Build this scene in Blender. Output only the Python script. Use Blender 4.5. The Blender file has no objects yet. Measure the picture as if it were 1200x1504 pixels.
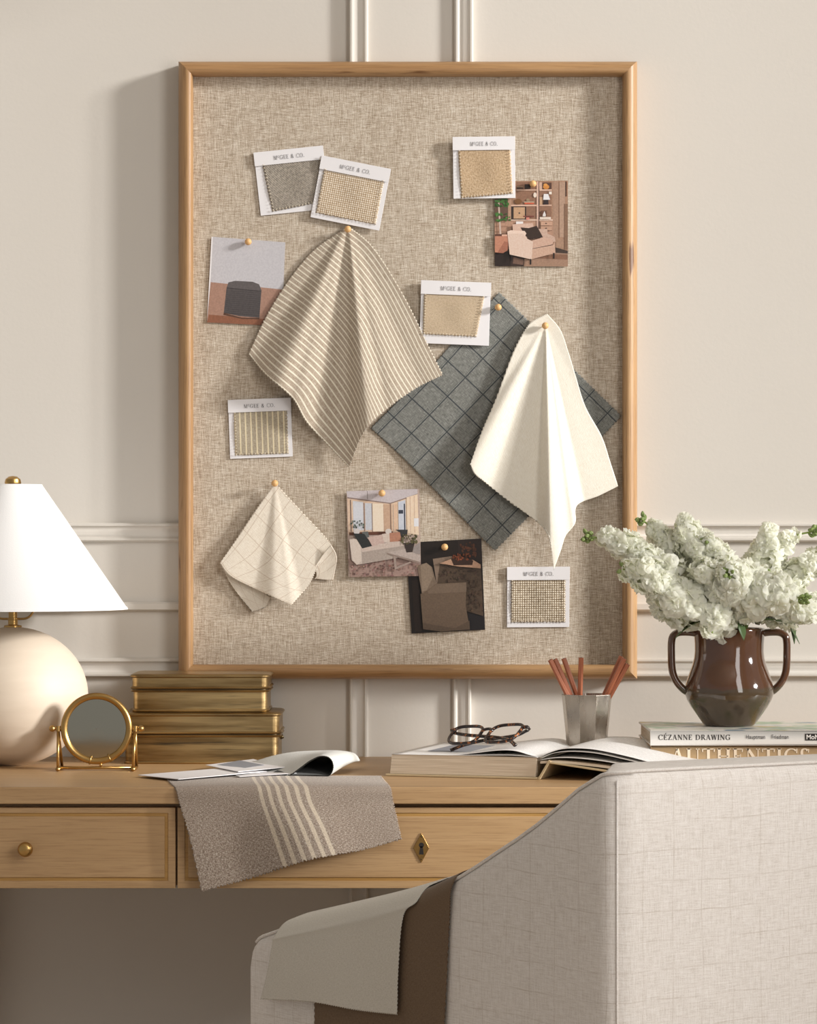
import bpy, bmesh, math, random
from mathutils import Vector, Matrix, Quaternion
S = bpy.context.scene
COL = S.collection
R = math.radians
PI = math.pi
rnd = random.Random(7)

# ------------------------------------------------------------ camera
F = 4350.0      # focal length in pixels of the 1200x1504 frame
CD = 4.35       # camera distance from the wall (wall plane y = 0)
CZ = 1.07
cam = bpy.data.cameras.new('camera'); co = bpy.data.objects.new('camera', cam); COL.objects.link(co)
co.location = (0, -CD, CZ); co.rotation_euler = (R(90), 0, 0)
cam.sensor_fit = 'VERTICAL'; cam.sensor_height = 36; cam.lens = 36 * F / 1504
cam.shift_y = 48 / 1504
cam.clip_start = 0.05
S.camera = co

def lin(c):
    c /= 255.0
    return c / 12.92 if c <= 0.04045 else ((c + 0.055) / 1.055) ** 2.4
def rgb(r, g, b): return (lin(r), lin(g), lin(b), 1.0)
def P(px, py, y):
    d = CD + y
    return Vector(((px - 600) * d / F, y, CZ - (py - 800) * d / F))

# ------------------------------------------------------------ light
w = bpy.data.worlds.new('room_light'); S.world = w; w.use_nodes = True
w.node_tree.nodes['Background'].inputs[0].default_value = (1.0, 0.98, 0.965, 1)
w.node_tree.nodes['Background'].inputs[1].default_value = 0.36
sun = bpy.data.lights.new('sun', 'SUN'); so = bpy.data.objects.new('sun', sun); COL.objects.link(so)
sun.energy = 4.9; sun.color = (1.0, 0.975, 0.945); sun.angle = R(9)
so.rotation_euler = Vector((-1, 0.38, -0.31)).to_track_quat('-Z', 'Y').to_euler()
so.location = (2, -1, 2)
wl = bpy.data.lights.new('fill_light', 'AREA'); wo = bpy.data.objects.new('fill_light', wl); COL.objects.link(wo)  # added fill lamp, brightens the chair back and the flowers
wl.shape = 'RECTANGLE'; wl.size = 1.1; wl.size_y = 1.8; wl.energy = 35; wl.color = (1.0, 0.975, 0.95)
wo.location = (1.32, -2.5, 1.7)
wo.rotation_euler = Vector((-1, 0.15, -0.1)).to_track_quat('-Z', 'Y').to_euler()
S.view_settings.view_transform = 'Standard'; S.view_settings.look = 'None'
S.view_settings.exposure = -0.06; S.view_settings.gamma = 1
S.view_settings.use_curve_mapping = False

# ------------------------------------------------------------ material helpers
class NT:
    def __init__(s, name):
        m = bpy.data.materials.new(name); m.use_nodes = True
        s.m = m; s.t = m.node_tree; s.b = s.t.nodes['Principled BSDF']
        s._c = {}
    def n(s, typ, **kw):
        nd = s.t.nodes.new(typ)
        for k, v in kw.items(): setattr(nd, k, v)
        return nd
    def link(s, a, b): s.t.links.new(a, b)
    def put(s, sock, v):
        if hasattr(v, 'is_linked') or isinstance(v, bpy.types.NodeSocket): s.link(v, sock)
        else: sock.default_value = v
    def coord(s, kind='UV'):
        if kind not in s._c: s._c[kind] = s.n('ShaderNodeTexCoord').outputs[kind]
        return s._c[kind]
    def mapped(s, kind, scale):
        mp = s.n('ShaderNodeMapping'); s.link(s.coord(kind), mp.inputs[0]); mp.inputs['Scale'].default_value = scale
        return mp.outputs[0]
    def noise(s, vec, scale=1, detail=2, rough=0.5):
        nd = s.n('ShaderNodeTexNoise'); s.link(vec, nd.inputs['Vector'])
        nd.inputs['Scale'].default_value = scale; nd.inputs['Detail'].default_value = detail; nd.inputs['Roughness'].default_value = rough
        return nd.outputs[0]
    def math(s, op, a, b=0.0, c=0.0, clamp=False):
        nd = s.n('ShaderNodeMath', operation=op, use_clamp=clamp)
        s.put(nd.inputs[0], a); s.put(nd.inputs[1], b); s.put(nd.inputs[2], c)
        return nd.outputs[0]
    def ramp(s, v, lo, hi):
        nd = s.n('ShaderNodeMapRange'); s.put(nd.inputs[0], v); nd.inputs[1].default_value = lo; nd.inputs[2].default_value = hi
        return nd.outputs[0]
    def mix(s, f, a, b, typ='MIX'):
        nd = s.n('ShaderNodeMix', data_type='RGBA', blend_type=typ)
        s.put(nd.inputs[0], f); s.put(nd.inputs[6], a); s.put(nd.inputs[7], b)
        return nd.outputs[2]
    def sep(s, vec):
        nd = s.n('ShaderNodeSeparateXYZ'); s.link(vec, nd.inputs[0]); return nd.outputs
    def bump(s, h, dist=0.001, strength=0.5):
        nd = s.n('ShaderNodeBump'); s.put(nd.inputs['Height'], h)
        nd.inputs['Distance'].default_value = dist; nd.inputs['Strength'].default_value = strength
        s.link(nd.outputs[0], s.b.inputs['Normal'])
    def base(s, v): s.put(s.b.inputs['Base Color'], v)
    def rough(s, v): s.put(s.b.inputs['Roughness'], v)
    def stripe(s, c, period, width, offset=0.0, soft=0.12):
        # 1 on the line, 0 off it; c in metres
        f = s.math('FRACT', s.math('DIVIDE', s.math('ADD', c, offset), period))
        d = s.math('ABSOLUTE', s.math('SUBTRACT', f, 0.5))
        return s.ramp(d, width / period / 2 * (1 + soft), width / period / 2 * (1 - soft))

def plain(name, col, rough=0.6, metal=0.0, spec=0.5, var=0.0, kind='Object', coat=0.0, bump=0.0, vs=40):
    n = NT(name); n.rough(rough); n.b.inputs['Metallic'].default_value = metal
    n.b.inputs['Specular IOR Level'].default_value = spec
    if coat: n.b.inputs['Coat Weight'].default_value = coat; n.b.inputs['Coat Roughness'].default_value = 0.06
    v = n.noise(n.coord(kind), vs, 3)
    if var: n.base(n.mix(v, tuple(c * (1 - var) for c in col[:3]) + (1,), tuple(min(1, c * (1 + var)) for c in col[:3]) + (1,)))
    else: n.base(col)
    if bump: n.bump(v, bump, 0.5)
    return n.m

def weave(name, dark, mid, light, freq=1000, streak=0.12, contrast=1.0, extra=None, kind='UV', bump=0.0006, diag=False, slub=1.0):
    """woven cloth: crossing threads with slubs; freq = threads per metre"""
    n = NT(name); n.rough(0.92); n.b.inputs['Specular IOR Level'].default_value = 0.15
    n.b.inputs['Sheen Weight'].default_value = 0.15
    uv = n.coord(kind)
    a = n.noise(n.mapped(kind, (freq * streak, freq, freq)), 1.0, 2, 0.6)
    b = n.noise(n.mapped(kind, (freq, freq * streak, freq * streak)), 1.0, 2, 0.6)
    f = n.noise(uv, freq * 0.9, 1, 0.5)
    big = n.noise(uv, 12, 3, 0.6)
    sm = n.math('ADD', n.math('MULTIPLY', a, 0.42), n.math('MULTIPLY', b, 0.38))
    sm = n.math('ADD', sm, n.math('MULTIPLY', f, 0.2))
    sm = n.math('ADD', sm, n.math('MULTIPLY', n.math('SUBTRACT', big, 0.5), 0.05 * slub))
    t = n.ramp(sm, 0.5 - 0.13 / contrast, 0.5 + 0.13 / contrast)
    cr = n.n('ShaderNodeValToRGB'); n.link(t, cr.inputs[0])
    e = cr.color_ramp.elements; e[0].color = dark; e[1].color = light
    m_ = e.new(0.5); m_.color = mid
    col = cr.outputs[0]
    if extra: col = extra(n, uv, col, t)
    n.base(col)
    n.bump(sm, bump, 0.9)
    return n.m

def basket(name, dark, mid, light, freq=450, kind='UV', tw=0.0):
    """chunky over-under weave with clear cells"""
    n = NT(name); n.rough(0.95); n.b.inputs['Specular IOR Level'].default_value = 0.1
    uv = n.coord(kind); x = n.sep(uv)
    u = n.math('MULTIPLY', x[0], freq * PI); v = n.math('MULTIPLY', x[1], freq * PI)
    if tw:
        h = n.math('SINE', n.math('ADD', u, n.math('MULTIPLY', v, tw)))
    else:
        h = n.math('MULTIPLY', n.math('SINE', u), n.math('SINE', v))
    h = n.math('ABSOLUTE', h)
    f = n.noise(uv, freq * 0.7, 2, 0.6)
    t = n.math('ADD', n.math('MULTIPLY', h, 0.6), n.math('MULTIPLY', f, 0.5))
    cr = n.n('ShaderNodeValToRGB'); n.link(t, cr.inputs[0])
    e = cr.color_ramp.elements; e[0].color = dark; e[0].position = 0.22; e[1].color = light; e[1].position = 0.85
    m_ = e.new(0.5); m_.color = mid
    n.base(cr.outputs[0]); n.bump(t, 0.0008, 0.8)
    return n.m

def wood(name, c1, c2, c3, axis=0, rough=0.45, fine=420, kind='Object', blotch=None):
    n = NT(name); n.rough(rough)
    sc = [fine, fine, fine]; sc[axis] = fine * 0.03
    g = n.noise(n.mapped(kind, sc), 1.0, 4, 0.65)
    sb = [45.0, 45.0, 45.0]; sb[axis] = 2.2
    b = n.noise(n.mapped(kind, sb), 1.0, 3, 0.55)
    col = n.mix(n.ramp(b, 0.3, 0.7), c1, c2)
    col = n.mix(n.math('MULTIPLY', n.ramp(g, 0.48, 0.72), 0.6), col, c3)
    if blotch:
        sk = [60.0, 60.0, 60.0]; sk[axis] = 9.0
        k = n.noise(n.mapped(kind, sk), 1.0, 2, 0.5)
        col = n.mix(n.ramp(k, 0.70, 0.76), col, blotch)
    n.base(col); n.bump(g, 0.0004, 0.35)
    return n.m

# ------------------------------------------------------------ mesh helpers
class MB:
    def __init__(s): s.v = []; s.f = []; s.uv = {}; s.mi = {}; s.col = {}; s.cm = 0; s.cc = None
    def face(s, idx, uv=None):
        s.f.append(tuple(idx)); k = len(s.f) - 1
        if uv: s.uv[k] = uv
        s.mi[k] = s.cm
        if s.cc: s.col[k] = s.cc
    def box(s, x0, x1, y0, y1, z0, z1):
        b = len(s.v)
        for z in (z0, z1):
            for x, y in ((x0, y0), (x1, y0), (x1, y1), (x0, y1)): s.v.append(Vector((x, y, z)))
        for f in ((3, 2, 1, 0), (4, 5, 6, 7), (0, 1, 5, 4), (1, 2, 6, 5), (2, 3, 7, 6), (3, 0, 4, 7)): s.face([b + i for i in f])
        return s
    def grid(s, rows, closeu=False, closev=False, uvf=None):
        b = len(s.v); nr = len(rows); nc = len(rows[0])
        for r in rows:
            for p in r: s.v.append(Vector(p))
        for i in range(nr if closeu else nr - 1):
            for j in range(nc if closev else nc - 1):
                i2 = (i + 1) % nr; j2 = (j + 1) % nc
                uv = None
                if uvf: uv = [uvf(i, j), uvf(i, j + 1), uvf(i + 1, j + 1), uvf(i + 1, j)]
                s.face((b + i * nc + j, b + i * nc + j2, b + i2 * nc + j2, b + i2 * nc + j), uv)
        return b
    def lathe(s, prof, seg=48, c=(0, 0, 0), cap=True):
        rows = []
        for r, z in prof:
            rows.append([Vector((c[0] + r * math.cos(2 * PI * k / seg), c[1] + r * math.sin(2 * PI * k / seg), c[2] + z)) for k in range(seg)])
        b = s.grid(rows, closev=True)
        if cap:
            s.face([b + k for k in range(seg)][::-1]); n = len(prof) - 1
            s.face([b + n * seg + k for k in range(seg)])
        return s
    def tube(s, pts, r, seg=10, closed=False, flat=None, up=None):
        pts = [Vector(p) for p in pts]; n = len(pts); rows = []
        rr = r if isinstance(r, (list, tuple)) else [r] * n
        pu = Vector(up) if up else None
        for i, p in enumerate(pts):
            a = pts[(i - 1) % n] if (closed or i) else p; c = pts[(i + 1) % n] if (closed or i < n - 1) else p
            t = (c - a).normalized()
            if pu is None: pu = t.orthogonal()
            sd = t.cross(pu)
            if sd.length < 1e-6: sd = t.orthogonal()
            sd.normalize(); u = sd.cross(t).normalized()
            if not up: pu = u
            fx, fy = flat if flat else (1, 1)
            rows.append([p + (sd * math.cos(2 * PI * k / seg) * fx + u * math.sin(2 * PI * k / seg) * fy) * rr[i] for k in range(seg)])
        b = s.grid(rows, closeu=closed, closev=True)
        if not closed:
            s.face([b + k for k in range(seg)]); s.face([b + (n - 1) * seg + k for k in range(seg)][::-1])
        return s
    def prism(s, poly, off):
        """closed polygon of 3D points extruded by the vector off"""
        b = len(s.v); n = len(poly); off = Vector(off)
        for p in poly: s.v.append(Vector(p))
        for p in poly: s.v.append(Vector(p) + off)
        s.face([b + k for k in range(n)]); s.face([b + n + k for k in range(n)][::-1])
        for k in range(n): s.face((b + k, b + n + k, b + n + (k + 1) % n, b + (k + 1) % n))
        return s
    def ball(s, c, r, seg=16, rings=10, sc=(1, 1, 1)):
        c = Vector(c); rows = []
        for i in range(rings + 1):
            th = PI * i / rings; rows.append([c + Vector((r * sc[0] * math.sin(th) * math.cos(2 * PI * k / seg), r * sc[1] * math.sin(th) * math.sin(2 * PI * k / seg), r * sc[2] * math.cos(th))) for k in range(seg)])
        s.grid(rows, closev=True); return s
    def build(s, name, mats, parent=None, smooth=False, bevel=0, bseg=2, solid=0, boxuv=True, fix=True, subsurf=0):
        me = bpy.data.meshes.new(name)
        me.from_pydata([tuple(v) for v in s.v], [], s.f)
        uvl = me.uv_layers.new(name='UVMap')
        for k, p in enumerate(me.polygons):
            nrm = p.normal; ax = max(range(3), key=lambda a: abs(nrm[a]))
            for q, li in enumerate(p.loop_indices):
                if k in s.uv: uvl.data[li].uv = s.uv[k][q]
                else:
                    v = me.vertices[me.loops[li].vertex_index].co
                    uvl.data[li].uv = (v.y, v.z) if ax == 0 else ((v.x, v.z) if ax == 1 else (v.x, v.y))
            p.material_index = s.mi.get(k, 0)
        if s.col:
            ca = me.color_attributes.new('Col', 'FLOAT_COLOR', 'CORNER')
            for k, p in enumerate(me.polygons):
                for li in p.loop_indices: ca.data[li].color = s.col.get(k, (1, 1, 1, 1))
        if fix:
            bm = bmesh.new(); bm.from_mesh(me)
            bmesh.ops.remove_doubles(bm, verts=bm.verts, dist=1e-6)
            bmesh.ops.recalc_face_normals(bm, faces=bm.faces); bm.to_mesh(me); bm.free()
        if smooth:
            for p in me.polygons: p.use_smooth = True
        if not isinstance(mats, (list, tuple)): mats = [mats]
        for m in mats: me.materials.append(m)
        o = bpy.data.objects.new(name, me); COL.objects.link(o)
        if parent: o.parent = parent
        if smooth == 'auto':
            me.polygons.foreach_set('use_smooth', [True] * len(me.polygons)); me.set_sharp_from_angle(angle=R(35))
        if bevel:
            md = o.modifiers.new('bevel', 'BEVEL'); md.width = bevel; md.segments = bseg; md.limit_method = 'ANGLE'; md.angle_limit = R(30)
            if smooth is False:
                for p in me.polygons: p.use_smooth = True
                md.harden_normals = True
        if subsurf:
            md = o.modifiers.new('sub', 'SUBSURF'); md.levels = subsurf; md.render_levels = subsurf
        if solid:
            md = o.modifiers.new('solid', 'SOLIDIFY'); md.thickness = abs(solid); md.offset = 1 if solid > 0 else -1
        return o

def thing(name, label, cat, loc=(0, 0, 0), rz=0, group=None):
    o = bpy.data.objects.new(name, None); COL.objects.link(o); o.empty_display_size = 0.02
    o.location = loc; o.rotation_euler = (0, 0, rz)
    return tag(o, label, cat, group)
def tag(o, label, cat, group=None):
    o['label'] = label; o['category'] = cat
    if group: o['group'] = group
    return o
def struct(o): o['kind'] = 'structure'; return o
def origin_to(o, loc):
    """put a mesh thing's origin at loc without moving its geometry"""
    loc = Vector(loc); o.data.transform(Matrix.Translation(-loc)); o.location = loc; return o

def cr(p0, p1, p2, p3, t):
    return 0.5 * ((2 * p1) + (p2 - p0) * t + (2 * p0 - 5 * p1 + 4 * p2 - p3) * t * t + (3 * p1 - p0 - 3 * p2 + p3) * t ** 3)
def spline(pts, n):
    """Catmull-Rom through pts (Vectors), n+1 samples uniform in parameter"""
    pts = [Vector(p) for p in pts]; m = len(pts) - 1; out = []
    ext = [2 * pts[0] - pts[1]] + pts + [2 * pts[-1] - pts[-2]]
    for k in range(n + 1):
        u = min(k / n * m, m - 1e-9); i = int(u); out.append(cr(ext[i], ext[i + 1], ext[i + 2], ext[i + 3], u - i))
    return out
def patch(ctrl, nu, nv):
    cols = [spline(r, nv) for r in ctrl]
    res = [[None] * (nv + 1) for _ in range(nu + 1)]
    for j in range(nv + 1):
        c = spline([cols[i][j] for i in range(len(ctrl))], nu)
        for i in range(nu + 1): res[i][j] = c[i]
    return res
def resample(row, n):
    L = [0]
    for a, b in zip(row, row[1:]): L.append(L[-1] + (b - a).length)
    out = []; k = 0
    for i in range(n + 1):
        t = L[-1] * i / n
        while k < len(L) - 2 and L[k + 1] < t: k += 1
        s = (t - L[k]) / max(1e-9, L[k + 1] - L[k]); out.append(row[k].lerp(row[k + 1], s))
    return out
def pink(g, d, edges='abcd', jit=0.0):
    """pinking-shear teeth: pull every second border vertex inwards by about d"""
    nr = len(g); nc = len(g[0]); new = [list(r) for r in g]
    def pull(i, j, i2, j2):
        v = g[i2][j2] - g[i][j]
        if v.length > 1e-9: new[i][j] = g[i][j] + v.normalized() * d * (1 + jit * rnd.uniform(-1, 1))
    for j in range(1, nc - 1, 2):
        if 'a' in edges: pull(0, j, 2, j)
        if 'b' in edges: pull(nr - 1, j, nr - 3, j)
    for i in range(1, nr - 1, 2):
        if 'c' in edges: pull(i, 0, i, 2)
        if 'd' in edges: pull(i, nc - 1, i, nc - 3)
    return new
def sheet(name, g, mat, w, h, parent=None, solid=0.0007, mb=None, build=True):
    nr = len(g) - 1; nc = len(g[0]) - 1
    mb = mb or MB()
    mb.grid(g, uvf=lambda i, j: (j / nc * w, i / nr * h))
    if not build: return mb
    return mb.build(name, mat, parent, smooth=True, solid=solid, fix=False)

# ------------------------------------------------------------ a small serif alphabet (strokes), cap height 1
def arc(cx, cy, rx, ry, a0, a1, wt, wk, n=14):
    out = []
    for k in range(n + 1):
        a = R(a0 + (a1 - a0) * k / n); c, s_ = math.cos(a), math.sin(a)
        wd = wt + (wk - wt) * abs(c) ** 1.3
        out.append(((cx + (rx - wd / 2) * c, cy + (ry - wt / 2) * s_), wd, (c, s_)))
    return out
TH, TK = 0.045, 0.135
def glyph(ch, B=1.0):
    """returns (list of polygons, advance)"""
    th, tk = TH * B, TK * B; po = []
    def line(x0, y0, x1, y1, wd):      # vertical-ish stroke, width measured horizontally
        po.append([(x0 - wd / 2, y0), (x0 + wd / 2, y0), (x1 + wd / 2, y1), (x1 - wd / 2, y1)])
    def bar(x0, x1, y, wd=th): po.append([(x0, y - wd / 2), (x1, y - wd / 2), (x1, y + wd / 2), (x0, y + wd / 2)])
    def serif(x, y, hw=0.13):
        if y < 0.5: po.append([(x - hw, 0), (x + hw, 0), (x + hw, th), (x - hw, th)])
        else: po.append([(x - hw, 1 - th), (x + hw, 1 - th), (x + hw, 1), (x - hw, 1)])
    def ar(*a):
        pts = arc(*a, th, tk)
        for (p, w_, d), (q, w2, e) in zip(pts, pts[1:]):
            po.append([(p[0] - d[0] * w_ / 2, p[1] - d[1] * w_ / 2), (p[0] + d[0] * w_ / 2, p[1] + d[1] * w_ / 2), (q[0] + e[0] * w2 / 2, q[1] + e[1] * w2 / 2), (q[0] - e[0] * w2 / 2, q[1] - e[1] * w2 / 2)])
    if ch == 'I': line(.17, 0, .17, 1, tk); serif(.17, 0); serif(.17, 1); ad = .34
    elif ch == 'H':
        for x in (.17, .68): line(x, 0, x, 1, tk); serif(x, 0); serif(x, 1)
        bar(.17, .68, .5); ad = .85
    elif ch == 'T': line(.38, 0, .38, 1, tk); serif(.38, 0); bar(.03, .73, 1 - th / 2); line(.05, .78, .03, 1, th); line(.71, .78, .73, 1, th); ad = .76
    elif ch == 'E': line(.17, 0, .17, 1, tk); bar(.04, .6, th / 2); bar(.04, .58, 1 - th / 2); bar(.17, .46, .52); line(.6, 0, .62, .24, th); line(.57, .78, .58, 1, th); line(.46, .42, .46, .62, th); ad = .68
    elif ch == 'N': line(.14, 0, .14, 1, th); line(.14, 1, .72, 0, tk * 1.15); line(.72, 0, .72, 1, th); serif(.14, 0, .12); serif(.12, 1, .1); serif(.72, 1, .12); ad = .86
    elif ch == 'M': line(.14, 0, .16, 1, th); line(.18, 1, .5, 0, tk); line(.5, 0, .82, 1, th); line(.86, 0, .84, 1, tk); serif(.14, 0, .11); serif(.86, 0); serif(.13, 1, .1); serif(.88, 1, .1); ad = 1.0
    elif ch == 'A': line(.12, 0, .4, 1, th); line(.7, 0, .4, 1, tk); bar(.22, .58, .34); serif(.12, 0, .11); serif(.7, 0, .13); ad = .82
    elif ch == 'W': line(.3, 0, .1, 1, tk); line(.3, 0, .52, 1, th); line(.74, 0, .52, 1, tk); line(.74, 0, .96, 1, th); serif(.1, 1); serif(.52, 1, .12); serif(.96, 1, .1); ad = 1.04
    elif ch == 'Z': bar(.06, .66, th / 2); bar(.08, .66, 1 - th / 2); line(.12, 0, .6, 1, tk * 1.1); line(.66, 0, .68, .24, th); line(.06, .76, .08, 1, th); ad = .72
    elif ch == 'D': line(.17, 0, .17, 1, tk); serif(.14, 0, .1); serif(.14, 1, .1); bar(.17, .4, th / 2); bar(.17, .4, 1 - th / 2); ar(.38, .5, .44, .5, -90, 90); ad = .88
    elif ch == 'R': line(.17, 0, .17, 1, tk); serif(.17, 0); serif(.14, 1, .1); bar(.17, .4, .5); bar(.17, .4, 1 - th / 2); ar(.38, .75, .25, .25, -90, 90); line(.72, 0, .42, .5, tk); serif(.74, 0, .09); ad = .8
    elif ch == 'O': ar(.45, .5, .43, .51, 0, 360); ad = .9
    elif ch == 'C': ar(.46, .5, .44, .51, 48, 312); line(.76, .7, .77, 1, th * 1.2); line(.77, .05, .77, .24, th); ad = .84
    elif ch == 'G': ar(.46, .5, .44, .51, 48, 300); line(.76, .7, .77, 1, th * 1.2); line(.73, .05, .73, .44, tk); bar(.58, .86, .44); ad = .9
    elif ch == 'U': line(.17, .3, .17, 1, tk); line(.68, .3, .68, 1, th); ar(.42, .32, .31, .33, 180, 360); serif(.17, 1); serif(.68, 1, .11); ad = .84
    elif ch == 'S': ar(.3, .74, .25, .27, 30, 270); ar(.3, .26, .27, .27, -150, 90); line(.52, .74, .53, .97, th); line(.06, .04, .06, .27, th); ad = .6
    elif ch == '&': ar(.36, .77, .19, .23, 0, 360); ar(.33, .26, .3, .27, 60, 330); line(.72, 0, .22, .72, tk); line(.55, .12, .75, .5, th); bar(.62, .84, .5); ad = .88
    elif ch == '.': po.append([(.04, 0), (.16, 0), (.16, .13), (.04, .13)]); ad = .2
    elif ch == '\u00c9':
        po, ad = glyph('E', B); po = po + [[(.26, 1.1), (.34, 1.08), (.54, 1.32), (.4, 1.34)]]
    else: ad = .38
    return po, ad
def lettering(name, text, org, rt, up, cap, mat, parent, track=0.06, bold=1.0, out=None, fit=None, sup=None, lift=0.0002, thick=0.0002):
    """text as thin raised ink; org = left end of the baseline"""
    org, rt, up = Vector(org), Vector(rt).normalized(), Vector(up).normalized()
    nn = Vector(out) if out else rt.cross(up).normalized()
    polys = []; x = 0
    for k, ch in enumerate(text):
        s_ = 1.0; dy = 0
        if ch == 'c': s_ = 0.55; dy = 0.42; gl, ad = glyph('C', bold * 1.3)
        else: gl, ad = glyph(ch, bold)
        for p in gl: polys.append([(x + q[0] * s_, q[1] * s_ + dy) for q in p])
        x += ad * s_ + track
    W = x - track; sx = (fit / (W * cap)) if fit else 1.0
    mb = MB()
    for p in polys: mb.prism([org + rt * q[0] * cap * sx + up * q[1] * cap + nn * lift for q in p], nn * thick)
    return mb.build(name, mat, parent)

def fonttext(name, text, loc, rot, size, mat, parent, bold=0.0, sx=1.0):
    cu = bpy.data.curves.new(name, 'FONT'); cu.body = text; cu.size = size; cu.offset = bold; cu.extrude = 0.0001
    tmp = bpy.data.objects.new('tmp', cu); COL.objects.link(tmp)
    dg = bpy.context.evaluated_depsgraph_get(); me = bpy.data.meshes.new_from_object(tmp.evaluated_get(dg))
    bpy.data.objects.remove(tmp); me.name = name
    o = bpy.data.objects.new(name, me); COL.objects.link(o); me.materials.clear(); me.materials.append(mat)
    o.location = loc; o.rotation_euler = rot; o.scale = (sx, 1, 1); o.parent = parent
    return o
# ------------------------------------------------------------ materials
M = {}
def wallmat():
    n = NT('wall_paint'); n.rough(0.6)
    a = n.noise(n.coord('Object'), 3, 3, 0.5); n.base(n.mix(a, rgb(213, 207, 198), rgb(218, 213, 205)))
    n.bump(n.noise(n.coord('Object'), 160, 4, 0.6), 0.0006, 0.25)
    n.b.inputs['Specular IOR Level'].default_value = 0.3
    return n.m
M['wall'] = wallmat()
M['ceiling'] = plain('ceiling_paint', rgb(232, 227, 218), 0.8)
M['floor'] = wood('floor_boards', rgb(220, 206, 190), rgb(208, 192, 174), rgb(182, 164, 142), 1, 0.4, 200)
for nm, ax in (('oak_x', 0), ('oak_z', 2)):
    M[nm] = wood('frame_' + nm, rgb(188, 150, 106), rgb(166, 126, 84), rgb(116, 82, 52), ax, 0.38, 520, blotch=rgb(112, 74, 42))
M['desk'] = wood('desk_oak', rgb(193, 159, 117), rgb(180, 145, 103), rgb(146, 111, 75), 0, 0.42, 620)
M['desk_z'] = wood('desk_oak_upright', rgb(193, 159, 117), rgb(180, 145, 103), rgb(146, 111, 75), 2, 0.42, 620)
M['groove'] = wood('desk_groove', rgb(186, 146, 84), rgb(170, 128, 68), rgb(140, 98, 50), 0, 0.4, 500)
M['linen'] = weave('board_linen', rgb(146, 128, 108), rgb(194, 179, 160), rgb(230, 222, 209), 1350, 0.05, 0.95, kind='Object', bump=0.0010)
def linen_fix():
    # Object coordinates lie in the x-z plane here, so swap the axes
    m = M['linen']; mp = [n for n in m.node_tree.nodes if n.type == 'MAPPING']
    mp[0].inputs['Scale'].default_value = (1350 * .07, 1350, 1350); mp[1].inputs['Scale'].default_value = (1350, 1350, 1350 * .05)
linen_fix()
M['card'] = plain('card_stock', rgb(238, 236, 238), 0.55)
M['ink'] = plain('grey_ink', rgb(84, 82, 84), 0.6)
M['black_ink'] = plain('black_ink', rgb(32, 30, 30), 0.6)
M['pin'] = plain('pin_wood', rgb(228, 182, 124), 0.45, var=0.12, vs=300)
M['steel'] = plain('pin_steel', rgb(190, 188, 182), 0.25, 1.0)
M['brass'] = plain('brushed_brass', rgb(190, 154, 96), 0.30, 1.0, var=0.1, vs=120)
def tinmat():
    n = NT('aged_brass'); n.b.inputs['Metallic'].default_value = 1.0
    ob = n.coord('Object')
    g = n.noise(n.mapped('Object', (12, 400, 1500)), 1, 3, 0.6); k = n.noise(n.mapped('Object', (5, 30, 70)), 1, 4, 0.6)
    col = n.mix(n.ramp(k, 0.35, 0.62), rgb(150, 124, 84), rgb(214, 186, 134)); col = n.mix(n.math('MULTIPLY', g, 0.45), col, rgb(108, 84, 52))
    col = n.mix(n.ramp(n.noise(n.mapped('Object', (7, 40, 140)), 1, 3, 0.6), 0.58, 0.78), col, rgb(72, 70, 62))
    n.base(col); n.rough(n.math('ADD', n.math('MULTIPLY', k, 0.2), 0.24)); n.bump(g, 0.0002, 0.3)
    return n.m
M['tin'] = tinmat()
M['tin_dark'] = plain('tarnished_brass', rgb(96, 84, 62), 0.4, 1.0, var=0.2)
M['mirror'] = plain('greenish_glass', rgb(176, 172, 156), 0.16, 1.0)
def shademat():
    n = NT('shade_linen'); n.rough(0.85); n.base(rgb(228, 227, 226)); n.b.inputs['Specular IOR Level'].default_value = 0.2
    n.bump(n.noise(n.mapped('Object', (900, 900, 300)), 1, 2), 0.0004, 0.35)
    return n.m
M['shade'] = shademat()
def lampmat():
    n = NT('lamp_stoneware'); n.rough(0.55); a = n.noise(n.mapped('Object', (9, 9, 60)), 1, 4, 0.6)
    n.base(n.mix(a, rgb(224, 210, 192), rgb(208, 192, 172))); n.bump(n.noise(n.mapped('Object', (30, 30, 260)), 1, 3), 0.0005, 0.25)
    return n.m
M['stone'] = lampmat()
def vasemat():
    n = NT('brown_glaze'); n.rough(0.09); z = n.sep(n.coord('Object'))
    e = n.noise(n.mapped('Object', (18, 18, 1)), 1, 3, 0.6)
    edge = n.math('ADD', 0.046, n.math('MULTIPLY', e, 0.016))
    f = n.ramp(n.math('SUBTRACT', z[2], edge), -0.0012, 0.0012)
    mot = n.noise(n.coord('Object'), 40, 4, 0.6)
    lo = n.mix(mot, rgb(66, 54, 40), rgb(86, 70, 52)); hi = n.mix(mot, rgb(78, 50, 34), rgb(94, 62, 42))
    n.base(n.mix(f, lo, hi)); n.b.inputs['Coat Weight'].default_value = 0.6; n.b.inputs['Coat Roughness'].default_value = 0.03
    n.bump(n.noise(n.coord('Object'), 30, 2), 0.0008, 0.12)
    return n.m
M['vase'] = vasemat()
def pewter():
    n = NT('pewter'); n.b.inputs['Metallic'].default_value = 1; k = n.noise(n.mapped('Object', (60, 60, 18)), 1, 4, 0.6)
    n.base(n.mix(k, rgb(150, 140, 128), rgb(196, 188, 178))); n.rough(n.math('ADD', 0.16, n.math('MULTIPLY', k, 0.22)))
    n.bump(n.noise(n.coord('Object'), 70, 3), 0.0006, 0.25); return n.m
M['pewter'] = pewter()
M['pencil'] = wood('pencil_cedar', rgb(184, 112, 80), rgb(164, 94, 64), rgb(124, 66, 44), 2, 0.4, 900)
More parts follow.
